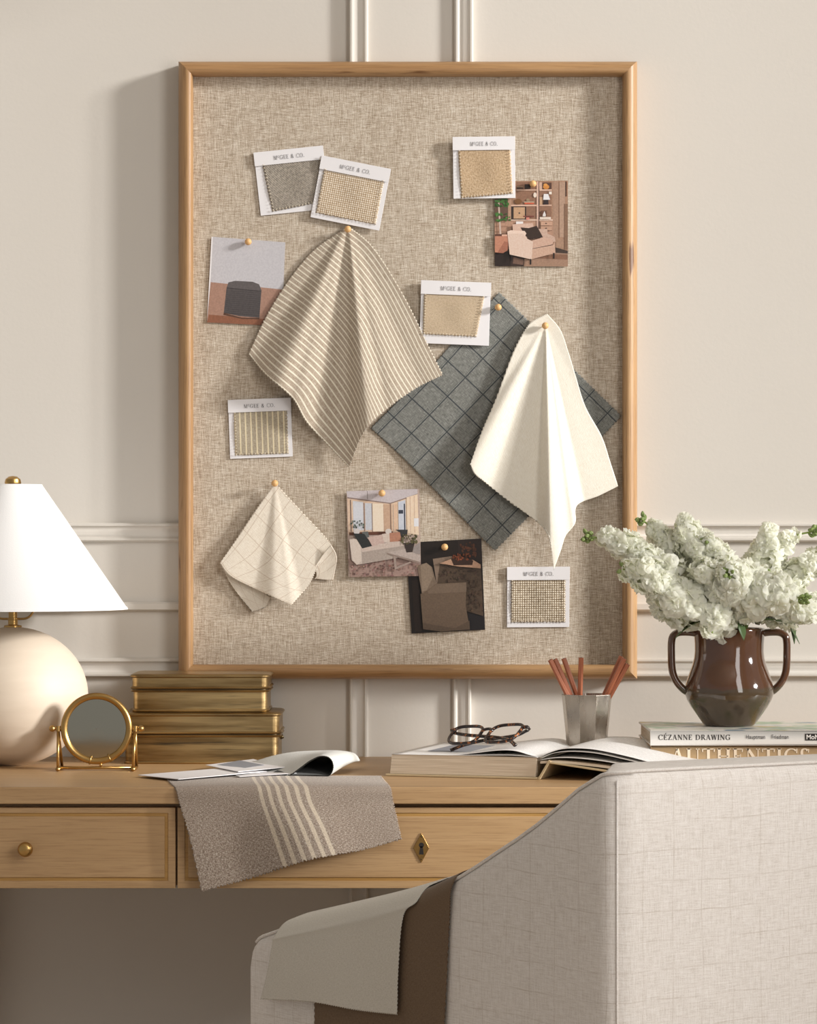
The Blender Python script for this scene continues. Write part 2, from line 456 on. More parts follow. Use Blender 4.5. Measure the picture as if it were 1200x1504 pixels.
M['page'] = plain('page_paper', rgb(240, 238, 234), 0.6)
def pagemat():
    n = NT('printed_page'); n.rough(0.6); x = n.sep(n.coord('UV'))
    ln = n.stripe(x[1], 0.0062, 0.002); br = n.noise(n.mapped('UV', (500, 160, 1)), 1, 1)
    m1 = n.math('MULTIPLY', n.math('MULTIPLY', ln, n.ramp(br, 0.42, 0.5)), n.math('MULTIPLY', n.math('GREATER_THAN', x[0], 0.03), n.math('LESS_THAN', x[0], 0.18)))
    n.base(n.mix(n.math('MULTIPLY', m1, 0.35), rgb(242, 240, 238), rgb(120, 118, 116))); return n.m
M['printed'] = pagemat()
def edgemat():
    n = NT('page_edges'); n.rough(0.8); g = n.noise(n.mapped('Object', (12, 12, 1800)), 1, 2, 0.6)
    n.base(n.mix(n.ramp(g, 0.35, 0.65), rgb(232, 218, 198), rgb(196, 178, 154))); n.bump(g, 0.0004, 0.5); return n.m
M['edges'] = edgemat()
M['cover'] = plain('tan_book_cloth', rgb(196, 176, 140), 0.7, var=0.06, vs=300)
M['dark'] = plain('dark_gap', rgb(36, 30, 26), 0.8)
def tort():
    n = NT('tortoiseshell'); n.rough(0.08); a = n.noise(n.coord('Object'), 190, 2, 0.5)
    n.base(n.mix(n.ramp(a, 0.56, 0.68), rgb(34, 20, 17), rgb(176, 108, 62))); n.b.inputs['Coat Weight'].default_value = 0.5; return n.m
M['tort'] = tort()
def glass():
    n = NT('lens_glass'); n.base((1, 1, 1, 1)); n.rough(0.0); n.b.inputs['Transmission Weight'].default_value = 1.0; n.b.inputs['IOR'].default_value = 1.1; return n.m
M['glass'] = glass()
M['grey_card'] = plain('grey_print', rgb(150, 154, 164), 0.5, var=0.1, vs=60)
def printmat():
    n = NT('photo_print'); n.rough(0.35); a = n.n('ShaderNodeVertexColor'); a.layer_name = 'Col'
    g = n.noise(n.coord('Object'), 420, 2, 0.6)
    n.base(n.mix(0.35, a.outputs[0], n.mix(n.ramp(g, 0.3, 0.7), rgb(120, 120, 120), rgb(188, 188, 188)), 'OVERLAY')); return n.m
M['print'] = printmat()
# cloths
def ex_stripes(n, uv, col, t):
    x = n.sep(uv); s_ = n.stripe(x[1], 0.0076, 0.0019, 0.002, 0.3)
    return n.mix(n.math('MULTIPLY', s_, 0.85), col, rgb(238, 232, 214))
M['stripe'] = weave('striped_cloth', rgb(150, 134, 116), rgb(178, 163, 145), rgb(204, 192, 178), 900, 0.12, 0.8, ex_stripes, bump=0.0005)
M['white_cloth'] = weave('cream_cloth', rgb(224, 216, 199), rgb(238, 232, 218), rgb(247, 243, 233), 900, 0.12, 0.7, bump=0.0006)
def ex_plaid(n, uv, col, t):
    x = n.sep(uv)
    a = n.stripe(x[0], 0.038, 0.0017, 0.004, 0.25); b = n.stripe(x[1], 0.036, 0.0017, 0.006, 0.25)
    a2 = n.stripe(x[0], 0.038, 0.0010, 0.007, 0.3); b2 = n.stripe(x[1], 0.072, 0.0010, 0.020, 0.3)
    f = n.math('MAXIMUM', a, b); g = n.math('MULTIPLY', n.math('MAXIMUM', a2, b2), 0.4)
    return n.mix(n.math('MULTIPLY', n.math('MAXIMUM', f, g), 0.8), col, rgb(44, 52, 60))
M['plaid'] = weave('slate_plaid_cloth', rgb(94, 95, 92), rgb(128, 129, 124), rgb(164, 165, 160), 1000, 0.12, 0.9, ex_plaid, bump=0.0005)
def ex_grid(n, uv, col, t):
    x = n.sep(uv)
    a = n.stripe(x[0], 0.021, 0.0010, 0.003, 0.3); b = n.stripe(x[1], 0.024, 0.0010, 0.010, 0.3)
    return n.mix(n.math('MULTIPLY', n.math('MAXIMUM', a, b), 0.42), col, rgb(178, 150, 124))
M['grid'] = weave('windowpane_cloth', rgb(214, 202, 184), rgb(232, 222, 206), rgb(244, 238, 226), 1000, 0.12, 0.7, ex_grid, bump=0.0005)
def ex_band(n, uv, col, t):
    x = n.sep(uv); s_ = n.stripe(x[0], 0.0122, 0.0052, 0.004, 0.2)
    msk = n.math('MULTIPLY', n.math('GREATER_THAN', x[0], 0.108), n.math('LESS_THAN', x[0], 0.178))
    return n.mix(n.math('MULTIPLY', n.math('MULTIPLY', s_, msk), n.math('ADD', 0.45, n.math('MULTIPLY', t, 0.4))), col, rgb(232, 218, 196))
M['runner'] = weave('brown_striped_cloth', rgb(108, 92, 80), rgb(160, 144, 130), rgb(214, 204, 192), 1000, 0.3, 0.95, ex_band, bump=0.0009)
def ex_chair(n, uv, col, t):
    x = n.sep(uv); wob = n.math('MULTIPLY', n.math('SUBTRACT', n.noise(uv, 9, 2), 0.5), 0.012)
    a = n.stripe(n.math('ADD', x[0], wob), 0.040, 0.0013, 0.01, 0.4); b = n.stripe(n.math('ADD', x[1], wob), 0.030, 0.0012, 0.004, 0.4)
    m_ = n.math('MULTIPLY', n.math('MAXIMUM', a, b), n.math('MULTIPLY', n.ramp(n.noise(uv, 22, 3), 0.3, 0.75), 0.34))
    return n.mix(m_, col, rgb(160, 140, 118))
M['chair'] = weave('chair_linen', rgb(210, 202, 194), rgb(230, 224, 218), rgb(243, 239, 235), 700, 0.08, 0.75, ex_chair, bump=0.0007)
M['chair_plain'] = weave('chair_linen_plain', rgb(210, 202, 194), rgb(230, 224, 218), rgb(243, 239, 235), 700, 0.08, 0.75, None, bump=0.0007)
M['grey_swatch'] = weave('pale_grey_cloth', rgb(194, 188, 176), rgb(212, 207, 196), rgb(224, 220, 211), 1100, 0.3, 0.8, bump=0.0004)
M['brown_swatch'] = weave('brown_cloth', rgb(98, 80, 62), rgb(114, 94, 74), rgb(128, 107, 86), 1200, 0.3, 0.8, bump=0.0003)
M['desk_swatch'] = weave('silver_grey_cloth', rgb(190, 190, 184), rgb(212, 212, 207), rgb(228, 228, 224), 1100, 0.4, 0.8, bump=0.0006)
M['desk_swatch_back'] = weave('charcoal_cloth_back', rgb(28, 27, 25), rgb(44, 42, 38), rgb(62, 60, 54), 1000, 0.4, 0.8, bump=0.0006)
M['sw_dark'] = basket('charcoal_beige_tweed', rgb(50, 46, 44), rgb(108, 100, 92), rgb(206, 196, 182), 380, tw=1.0)
M['sw_basket'] = basket('cream_basket_weave', rgb(168, 142, 112), rgb(206, 186, 160), rgb(242, 234, 220), 330)
M['sw_tan'] = weave('tan_brushed_cloth', rgb(164, 138, 108), rgb(194, 168, 136), rgb(214, 192, 164), 500, 0.6, 0.8, bump=0.0012, slub=3)
M['sw_beige'] = basket('beige_twill', rgb(158, 130, 98), rgb(196, 172, 140), rgb(228, 210, 184), 520, tw=1.0)
def ex_tick(n, uv, col, t):
    x = n.sep(uv); return n.mix(n.math('MULTIPLY', n.stripe(x[0], 0.0080, 0.0020, 0.003, 0.3), 0.85), col, rgb(232, 218, 184))
M['sw_stripe'] = weave('ticking_cloth', rgb(140, 128, 108), rgb(172, 160, 140), rgb(194, 184, 166), 900, 0.2, 0.8, ex_tick)
M['sw_dot'] = basket('dotted_tweed', rgb(104, 88, 68), rgb(188, 170, 144), rgb(244, 236, 222), 300, tw=0.0)
M['thread'] = plain('edge_stitching', rgb(226, 214, 194), 0.9, var=0.1, vs=500)
def petal():
    n = NT('white_petal'); n.rough(0.55); a = n.noise(n.coord('Object'), 90, 2)
    n.base(n.mix(a, rgb(255, 255, 251), rgb(253, 253, 243))); n.b.inputs['Specular IOR Level'].default_value = 0.2
    tr = n.n('ShaderNodeBsdfTranslucent'); tr.inputs[0].default_value = rgb(254, 255, 238)
    mx = n.n('ShaderNodeMixShader'); mx.inputs[0].default_value = 0.5
    out = n.t.nodes['Material Output']; n.link(n.b.outputs[0], mx.inputs[1]); n.link(tr.outputs[0], mx.inputs[2]); n.link(mx.outputs[0], out.inputs[0])
    return n.m
M['petal'] = petal()
M['stem'] = plain('green_stem', rgb(140, 160, 80), 0.5, var=0.15, vs=60)
M['bud'] = plain('green_bud', rgb(128, 146, 84), 0.5, var=0.3, vs=200)
M['leaf'] = plain('green_leaf', rgb(78, 100, 58), 0.45, var=0.25, vs=50)

# ------------------------------------------------------------ room shell
RX0, RX1, RYF, RZ = -3.2, 1.35, -5.2, 2.75
b = MB(); b.box(RX0, RX1 + .12, 0, .12, 0, RZ); struct(b.build('wall_back', M['wall']))
b = MB(); b.box(RX0, RX1 + .12, RYF, .12, -.06, 0); struct(b.build('floor', M['floor']))
b = MB(); b.box(RX0, RX1 + .12, RYF, .12, RZ, RZ + .06); struct(b.build('ceiling', M['ceiling']))
WY0, WY1, WZ0, WZ1 = -1.20, -0.12, 0.75, 2.66
b = MB(); b.box(RX1, RX1 + .12, WY1, -.0005, 0, RZ); b.box(RX1, RX1 + .12, -1.92, WY0, 0, RZ); b.box(RX1, RX1 + .12, RYF, -3.08, 0, RZ)
b.box(RX1, RX1 + .12, WY0, WY1, 0, WZ0); b.box(RX1, RX1 + .12, WY0, WY1, WZ1, RZ)
b.box(RX1, RX1 + .12, -3.08, -1.92, 0, WZ0); b.box(RX1, RX1 + .12, -3.08, -1.92, WZ1, RZ); struct(b.build('wall_right', M['wall']))
b = MB()
for a0, a1 in ((WY0, WY0 + .05), (WY1 - .05, WY1), ((WY0 + WY1) / 2 - .02, (WY0 + WY1) / 2 + .02)): b.box(RX1 + .03, RX1 + .08, a0, a1, WZ0, WZ1)
for a0, a1 in ((WZ0, WZ0 + .05), (WZ1 - .05, WZ1)): b.box(RX1 + .03, RX1 + .08, WY0, WY1, a0, a1)
struct(b.build('window_1', M['ceiling']))
b = MB()
for a0, a1 in ((-3.08, -3.03), (-1.97, -1.92)): b.box(RX1 + .03, RX1 + .08, a0, a1, WZ0, WZ1)
for a0, a1 in ((WZ0, WZ0 + .05), (WZ1 - .05, WZ1)): b.box(RX1 + .03, RX1 + .08, -3.08, -1.92, a0, a1)
struct(b.build('added_window', M['ceiling']))  # unseen second window, added to go with the fill lamp

def moulding(name, x0, x1, z0, z1, w_=0.028):
    """mitred panel moulding around a rectangle (outer size), on the wall"""
    prof = [(0, 0), (0, .006), (.0025, .0095), (.005, .0095), (.007, .0065), (.009, .005), (.013, .0045), (.018, .006), (.022, .009), (.0235, .0115), (.026, .0115), (.028, .009), (.028, 0)]
    rows = []
    for cx, cz, sx, sz in ((x0, z0, 1, 1), (x1, z0, -1, 1), (x1, z1, -1, -1), (x0, z1, 1, -1)):
        rows.append([Vector((cx + sx * p, -d, cz + sz * p)) for p, d in prof])
    m = MB(); m.grid(rows, closeu=True); return struct(m.build(name, M['wall'], smooth='auto'))
def wz(py): return P(600, py, 0).z
def wx(px): return P(px, 0, 0).x
# wall panelling: tall panels above, low panels below the rail
moulding('trim_1', -2.1, wx(541), wz(796), 2.55)
moulding('trim_2', wx(667), 1.25, wz(796), 2.55)
moulding('trim_3', -2.1, wx(541), .2, wz(966))
moulding('trim_4', wx(664), 1.25, .2, wz(966))
b = MB(); pr = [(0, 0), (-.009, .0), (-.012, -.003), (-.012, -.011), (-.006, -.014), (0, -.014)]
zt = wz(884)
rows = [[Vector((x, d, zt + h)) for d, h in pr] for x in (RX0, RX1)]
b.grid(rows); struct(b.build('trim_5', M['wall'], smooth='auto'))
b = MB(); b.box(RX0, RX1, -.015, 0, 0, .14); b.box(RX0, RX1, -.019, 0, .13, .15); struct(b.build('baseboard_back', M['wall'], bevel=.003))

# ------------------------------------------------------------ pin board
FY = -0.046     # front of the frame
LY = -0.022     # linen surface
tl = P(261, 88, FY); br_ = P(937, 998, FY); X0, X1, Z1, Z0 = tl.x, br_.x, tl.z, br_.z
board = thing('pin_board', 'large linen-covered pin board in a rounded oak frame hung on the panelled wall', 'pin board', (0, 0, 0))
prof = [(0, 0), (0, .030), (.0012, .036), (.004, .041), (.008, .0445), (.012, .046), (.0165, .045), (.0195, .042), (.021, .037), (.021, .0)]
cn = [(X0, Z0, 1, 1), (X1, Z0, -1, 1), (X1, Z1, -1, -1), (X0, Z1, 1, -1)]
for k, (nm, mt) in enumerate((('bottom', 'oak_x'), ('right', 'oak_z'), ('top', 'oak_x'), ('left', 'oak_z'))):
    rows = []
    for cx, cz, sx, sz in (cn[k], cn[(k + 1) % 4]): rows.append([Vector((cx + sx * p * .998 , -d - .001, cz + sz * p * .998)) for p, d in prof])
    m = MB(); m.grid(rows); m.face([0 + i for i in range(len(prof))]); m.face([len(prof) + i for i in range(len(prof))][::-1])
    m.build('frame_rail', M[mt], board, smooth='auto')
b = MB(); b.box(X0 + .019, X1 - .019, LY, -.004, Z0 + .019, Z1 - .019); b.build('linen_panel', M['linen'], board)

# ------------------------------------------------------------ swatch cards
def lerp(a, b_, t): return a + (b_ - a) * t
class Quad:
    """a flat card pinned on the board, given by its top-left/right and bottom-left corner in the photo"""
    def __init__(s, TL, TR, BL, y):
        s.o = P(*TL, y); s.r = P(*TR, y) - s.o; s.d = P(*BL, y) - s.o; s.w = s.r.length; s.h = s.d.length
    def p(s, u, v, lift=0): return s.o + s.r * u + s.d * v + Vector((0, -lift, 0))
def card(TL, TR, BL, y, cloth, sw, label, tx=(.28, .72), cut=None):
    q = Quad(TL, TR, BL, y)
    e = thing('swatch_card', label, 'swatch card', tuple(q.p(.5, .5)), group='branded cloth sample cards pinned on the board')
    inv = Vector(e.location)
    def loc(p): return p - inv
    m = MB(); m.prism([loc(q.p(*c)) for c in ((0, 0), (1, 0), (1, 1), (0, 1))], (0, -.0012, 0)); m.build('backing', M['card'], e, bevel=.0003)
    # sample of cloth
    u0, v0, u1, v1 = sw
    cc = cut or [(u0, v0), (u1, v0), (u1, v1), (u0, v1)]
    n = 24; ctrl = []
    for i in range(3):
        t = i / 2; a = Vector(cc[0]).lerp(Vector(cc[3]), t); c = Vector(cc[1]).lerp(Vector(cc[2]), t)
        ctrl.append([loc(q.p(*a.lerp(c, k / 3), lift=.0022 + .0008 * math.sin(3 * k + i * 2))) for k in range(4)])
    g = patch(ctrl, n, n); g = pink(g, .0011, 'bcd', .4)
    sheet('cloth_sample', g, cloth, q.w * (u1 - u0), q.h * (v1 - v0), e, solid=.0010)
    # overlocked stitches along three sides
    m = MB()
    def stitches(a, b_, k):
        for i in range(k):
            c = Vector(a).lerp(Vector(b_), (i + .5) / k); ctr = Vector(((u0 + u1) / 2, (v0 + v1) / 2)); dr = (ctr - c); dr.normalize()
            dv = Vector(b_) - Vector(a); nn = Vector((-dv.y, dv.x)).normalized()
            if nn.dot(dr) < 0: nn = -nn
            m.tube([loc(q.p(c.x, c.y, .0036)), loc(q.p(c.x + nn.x * .035, c.y + nn.y * .035, .0040))], .00045, 5)
    stitches(cc[0], cc[3], 15); stitches(cc[3], cc[2], 17); stitches(cc[1], cc[2], 15)
    m.build('stitching', M['thread'], e, smooth=True)
    hv = .215
    m = MB(); m.prism([loc(q.p(*c, lift=.0032)) for c in ((-.004, -.004), (1.004, -.004), (1.004, hv), (-.004, hv))], (0, -.0006, 0)); hd = m.build('header_fold', M['card'], e, bevel=.0002)
    base = loc(q.p(tx[0], .145, .0040))
    lettering('lettering', 'McGEE & CO.', base, q.r, -q.d, q.h * .064, M['ink'], e, track=.15, bold=.7, out=(0, -1, 0), fit=q.w * (tx[1] - tx[0]))
    return e
BY = LY - .0015
card((372.7, 225), (474, 214.5), (383, 317), BY, M['sw_dark'], (.115, .19, .97, .94), 'white sample card with charcoal tweed, at the upper left of the board', cut=[(.1, .18), (.97, .18), (.97, .88), (.17, .96)])
card((473, 229), (574, 249), (456, 319), BY - .004, M['sw_basket'], (.06, .18, .94, .92), 'tilted sample card with cream basket weave overlapping the charcoal tweed card')
card((665, 202), (756, 201), (666, 292), BY - .006, M['sw_tan'], (.08, .2, .96, .95), 'upright sample card with tan brushed cloth overlapping the armchair photo', cut=[(.08, .2), (.93, .2), (.96, .93), (.12, 1.0)])
card((619, 412), (721, 416), (616, 504), BY - .004, M['sw_beige'], (.05, .2, .92, .9), 'sample card with beige twill overlapping the slate plaid cloth', cut=[(.04, .2), (.92, .2), (.82, .87), (.04, .86)])
card((335, 588), (427, 584.5), (338, 674), BY, M['sw_stripe'], (.08, .2, .94, .95), 'sample card with narrow ticking stripes near the left side of the frame', tx=(.25, .74))
card((745, 833), (836.5, 832.5), (744.5, 921.5), BY, M['sw_dot'], (.06, .2, .94, .92), 'sample card with dotted tweed at the lower right, below the cream cloth', tx=(.26, .74))

# ------------------------------------------------------------ photo prints
def photo(label, quad, polys, box, y, thick=.0006, curl=0.0):
    """quad = TL, TR, BR, BL in the photo; polys = [(colour, [(x, y)...])] in the coordinates of box"""
    c = [P(*q, y) for q in quad]; x0, y0, x1, y1 = box
    ctr = (c[0] + c[2]) / 2
    o = thing('photo_print', label, 'photo', tuple(ctr), group='interior photos pinned on the board')
    c = [k - ctr for k in c]
    def pt(u, v, l): return c[0].lerp(c[1], u).lerp(c[3].lerp(c[2], u), v) + Vector((0, -l - curl * (u - .5) ** 2, 0))
    m = MB(); m.prism([pt(0, 0, 0), pt(1, 0, 0), pt(1, 1, 0), pt(0, 1, 0)], (0, -thick, 0)); m.build('photo_paper', M['card'], o)
    m = MB(); L = thick + .00005
    for k, (col, poly) in enumerate(polys):
        m.cc = col; L += .00003
        b0 = len(m.v)
        for x, yy in poly: m.v.append(pt(min(1, max(0, (x - x0) / (x1 - x0))), min(1, max(0, (yy - y0) / (y1 - y0))), L))
        m.face([b0 + i for i in range(len(poly))][::-1])
    im = m.build('printed_image', M['print'], o, fix=False)
    return o
def rc(x0, y0, x1, y1): return [(x0, y0), (x1, y0), (x1, y1), (x0, y1)]
def el(cx, cy, rx, ry, n=14): return [(cx + rx * math.cos(2 * PI * k / n), cy + ry * math.sin(2 * PI * k / n)) for k in range(n)]
def blobs(col, x0, y0, x1, y1, k, r, seed=1):
    q = random.Random(seed)
    return [((lambda f_: tuple(min(1, c * f_ * q.uniform(.93, 1.07)) for c in col[:3]) + (1,))(q.uniform(.6, 1.45)), el(q.uniform(x0, x1), q.uniform(y0, y1), r * q.uniform(.4, 1.1), r * q.uniform(.4, 1.1), 7)) for _ in range(k)]

# ottoman
ot = [(rgb(206, 204, 208), rc(152, 500, 480, 900)), (rgb(178, 140, 122), [(152, 712), (480, 726), (480, 900), (130, 900)]),
      (rgb(150, 100, 76), [(152, 862), (380, 868), (480, 880), (480, 900), (130, 900)]), (rgb(96, 68, 54), [(218, 850), (300, 868), (378, 864), (378, 872), (300, 874), (216, 860)]),
      (rgb(92, 86, 86), [(225, 735), (232, 708), (262, 699), (340, 698), (370, 708), (382, 735), (378, 864), (290, 862), (218, 850)]),
      (rgb(104, 98, 98), [(226, 732), (232, 708), (262, 699), (340, 698), (370, 708), (381, 738), (300, 736)]), (rgb(60, 56, 58), [(226, 732), (300, 736), (381, 738), (381, 741), (300, 739), (226, 735)])]
for k in range(12): ot.append((rgb(78, 73, 74), [(224, 746 + k * 9.3), (379, 748 + k * 9.5), (379, 750 + k * 9.5), (224, 748 + k * 9.3)]))
photo('photo of a square grey ottoman at the left edge of the board', [(310.7, 347.7), (419, 356), (414, 479), (304, 473.5)], ot, (145, 503, 480, 898), BY - .0005)
# armchair by shelves: coordinates of a 10x enlargement
A = [(rgb(176, 138, 112), rc(60, 100, 1140, 1360)), (rgb(150, 112, 90), rc(380, 115, 680, 670)), (rgb(150, 112, 90), rc(720, 115, 900, 670)), (rgb(190, 150, 126), rc(60, 660, 920, 1100)),
     (rgb(176, 142, 120), rc(920, 110, 1000, 1090)), (rgb(186, 154, 132), rc(1015, 120, 1100, 930)), (rgb(120, 88, 70), rc(1008, 110, 1014, 940)), (rgb(52, 40, 36), rc(1105, 110, 1118, 330)), (rgb(150, 104, 76), rc(1118, 110, 1132, 330)),
     (rgb(140, 108, 86), rc(1085, 440, 1140, 1110)), (rgb(116, 86, 68), rc(1085, 440, 1092, 1110)), (rgb(176, 142, 118), rc(960, 960, 1080, 1090)),
     (rgb(70, 56, 48), [(60, 1120), (300, 1100), (960, 1080), (1140, 1130), (1140, 1180), (60, 1360)]), (rgb(168, 134, 112), [(500, 1250), (960, 1160), (1140, 1170), (1140, 1360), (490, 1360)]), (rgb(140, 102, 80), [(620, 1240), (960, 1180), (1140, 1185), (1140, 1260)]),
     (rgb(44, 32, 28), rc(60, 1150, 300, 1360)), (rgb(62, 46, 40), [(300, 1190), (500, 1250), (490, 1360), (300, 1360)]), (rgb(120, 92, 78), [(340, 1225), (490, 1262), (480, 1340), (330, 1320)]),
     (rgb(226, 196, 176), rc(380, 228, 680, 242)), (rgb(226, 196, 176), rc(720, 228, 902, 246)), (rgb(222, 190, 168), rc(300, 452, 680, 474)), (rgb(222, 190, 168), rc(720, 452, 902, 470)), (rgb(228, 204, 188), rc(240, 670, 920, 686)),
     (rgb(214, 184, 166), rc(680, 110, 706, 800)), (rgb(96, 72, 70), rc(706, 110, 716, 800)), (rgb(208, 178, 158), rc(716, 120, 760, 228)), (rgb(90, 62, 52), rc(764, 130, 900, 220)),
     (rgb(208, 142, 70), el(820, 190, 46, 36)), (rgb(220, 160, 84), el(810, 160, 30, 20)), (rgb(60, 46, 40), rc(385, 200, 480, 216)), (rgb(176, 150, 120), rc(385, 180, 480, 190)), (rgb(50, 38, 34), rc(505, 150, 590, 220)),
     (rgb(128, 88, 54), el(405, 405, 55, 42)), (rgb(206, 104, 74), rc(500, 418, 640, 444)), (rgb(190, 176, 150), rc(490, 405, 645, 420)), (rgb(160, 138, 110), el(552, 385, 26, 24)), (rgb(232, 218, 206), el(655, 310, 24, 38)),
     (rgb(200, 164, 130), rc(722, 340, 762, 452)), (rgb(54, 42, 42), [(790, 380), (850, 380), (856, 450), (775, 450)]), (rgb(232, 230, 232), [(785, 295), (850, 295), (878, 380), (775, 380)]), (rgb(236, 226, 216), rc(862, 260, 902, 300)),
     (rgb(58, 46, 40), rc(302, 480, 524, 668)), (rgb(200, 164, 130), rc(340, 490, 506, 658)), (rgb(108, 92, 80), el(424, 576, 14, 14)), (rgb(44, 34, 32), rc(510, 490, 524, 668)),
     (rgb(128, 72, 62), rc(480, 615, 640, 634)), (rgb(214, 140, 124), rc(524, 640, 572, 674)), (rgb(110, 74, 58), rc(744, 540, 828, 628)), (rgb(224, 220, 218), [(770, 600), (795, 545), (815, 600), (812, 625), (770, 625)]),
     (rgb(228, 214, 202), rc(726, 634, 890, 668)), (rgb(124, 92, 74), rc(720, 688, 726, 800)), (rgb(202, 164, 140), rc(740, 700, 905, 760)), (rgb(196, 158, 134), rc(740, 770, 905, 830)), (rgb(120, 90, 72), rc(735, 762, 908, 768)), (rgb(120, 90, 72), rc(735, 832, 908, 838)),
     (rgb(80, 62, 52), el(818, 728, 14, 8)), (rgb(80, 62, 52), el(818, 800, 14, 8)), (rgb(236, 232, 230), rc(375, 700, 480, 740)), (rgb(140, 104, 82), rc(60, 766, 250, 772)), (rgb(140, 104, 82), rc(60, 845, 250, 851)),
     (rgb(104, 80, 66), rc(60, 360, 255, 680)), (rgb(186, 150, 126), rc(258, 360, 302, 680)),
     (rgb(206, 188, 174), [(108, 410), (130, 410), (160, 920), (134, 920)])]
A += blobs(rgb(64, 104, 50), 62, 365, 270, 480, 30, 24, 3) + blobs(rgb(70, 116, 56), 70, 570, 280, 700, 26, 20, 5)
A += [(rgb(92, 60, 48), rc(62, 890, 250, 925)), (rgb(196, 138, 112), [(62, 920), (256, 915), (250, 1130), (180, 1170), (62, 1160)]), (rgb(224, 184, 160), rc(165, 895, 245, 918)), (rgb(170, 112, 90), [(200, 1000), (262, 1000), (250, 1130), (180, 1168), (100, 1165)]),
      (rgb(214, 186, 168), [(322, 745), (620, 725), (640, 800), (640, 960), (330, 900)]), (rgb(204, 176, 158), [(700, 812), (835, 812), (838, 880), (945, 930), (958, 1000), (900, 1000), (700, 930)]),
      (rgb(60, 44, 36), [(440, 790), (560, 800), (680, 766), (772, 936), (570, 966), (500, 900)]), (rgb(208, 176, 156), [(610, 985), (790, 930), (925, 985), (915, 1045), (620, 1105)]), (rgb(56, 42, 40), [(620, 1100), (915, 1040), (915, 1050), (620, 1110)]),
      (rgb(206, 174, 152), [(610, 1108), (920, 1050), (945, 1000), (955, 1165), (600, 1260)]), (rgb(222, 200, 186), [(245, 850), (500, 845), (525, 880), (510, 915), (545, 960), (625, 1000), (605, 1262), (280, 1190)]), (rgb(232, 210, 196), [(245, 850), (300, 832), (500, 842), (528, 880), (500, 915), (480, 880), (250, 885)]),
      (rgb(36, 28, 26), rc(576, 1255, 600, 1338)), (rgb(36, 28, 26), rc(920, 1165, 942, 1250)), (rgb(36, 28, 26), rc(296, 1200, 316, 1280))]
photo('photo of a pale armchair before bookshelves at the upper right of the board', [(726.5, 266), (834, 265.5), (834, 391.5), (726.5, 391)], A, (60, 100, 1140, 1360), BY - .0005)
# living room: coordinates of a 5.45x enlargement
Lr = [(rgb(196, 176, 164), rc(45, 50, 650, 750)), (rgb(206, 198, 200), [(45, 50), (632, 50), (632, 90), (405, 158), (50, 98)]), (rgb(150, 130, 122), [(50, 98), (405, 155), (632, 88), (632, 96), (405, 164), (50, 108)]), (rgb(150, 140, 138), rc(214, 55, 220, 122)),
      (rgb(222, 198, 176), [(50, 110), (405, 164), (405, 400), (50, 400)]), (rgb(226, 202, 178), [(405, 164), (632, 96), (632, 420), (405, 400)]), (rgb(214, 216, 222), [(95, 130), (180, 142), (180, 370), (95, 370)]), (rgb(206, 208, 214), [(195, 150), (250, 155), (250, 370), (195, 370)]),
      (rgb(236, 222, 204), [(255, 155), (345, 162), (345, 385), (255, 380)]), (rgb(206, 176, 150), [(350, 165), (400, 168), (400, 385), (350, 380)]), (rgb(122, 104, 98), rc(72, 120, 80, 380)), (rgb(150, 126, 116), rc(183, 150, 191, 380)), (rgb(150, 126, 116), rc(250, 155, 256, 385)), (rgb(150, 120, 104), rc(402, 160, 408, 390)),
      (rgb(224, 196, 170), rc(412, 165, 460, 390)), (rgb(186, 168, 154), rc(424, 170, 430, 390)), (rgb(208, 212, 222), [(470, 150), (530, 135), (530, 390), (470, 390)]), (rgb(66, 70, 84), rc(472, 215, 510, 245)), (rgb(60, 62, 74), rc(516, 165, 526, 390)), (rgb(236, 216, 194), [(540, 115), (632, 92), (636, 420), (540, 400)]), (rgb(214, 190, 168), rc(566, 110, 572, 400)), (rgb(214, 190, 168), rc(600, 105, 606, 400)),
      (rgb(232, 232, 236), rc(598, 285, 636, 350)), (rgb(110, 70, 54), rc(60, 385, 420, 410)), (rgb(168, 140, 130), [(45, 600), (420, 560), (650, 620), (650, 750), (60, 750)])]
Lr += blobs(rgb(150, 118, 108), 75, 650, 640, 745, 70, 12, 9) + blobs(rgb(124, 92, 84), 150, 610, 430, 700, 30, 10, 10)
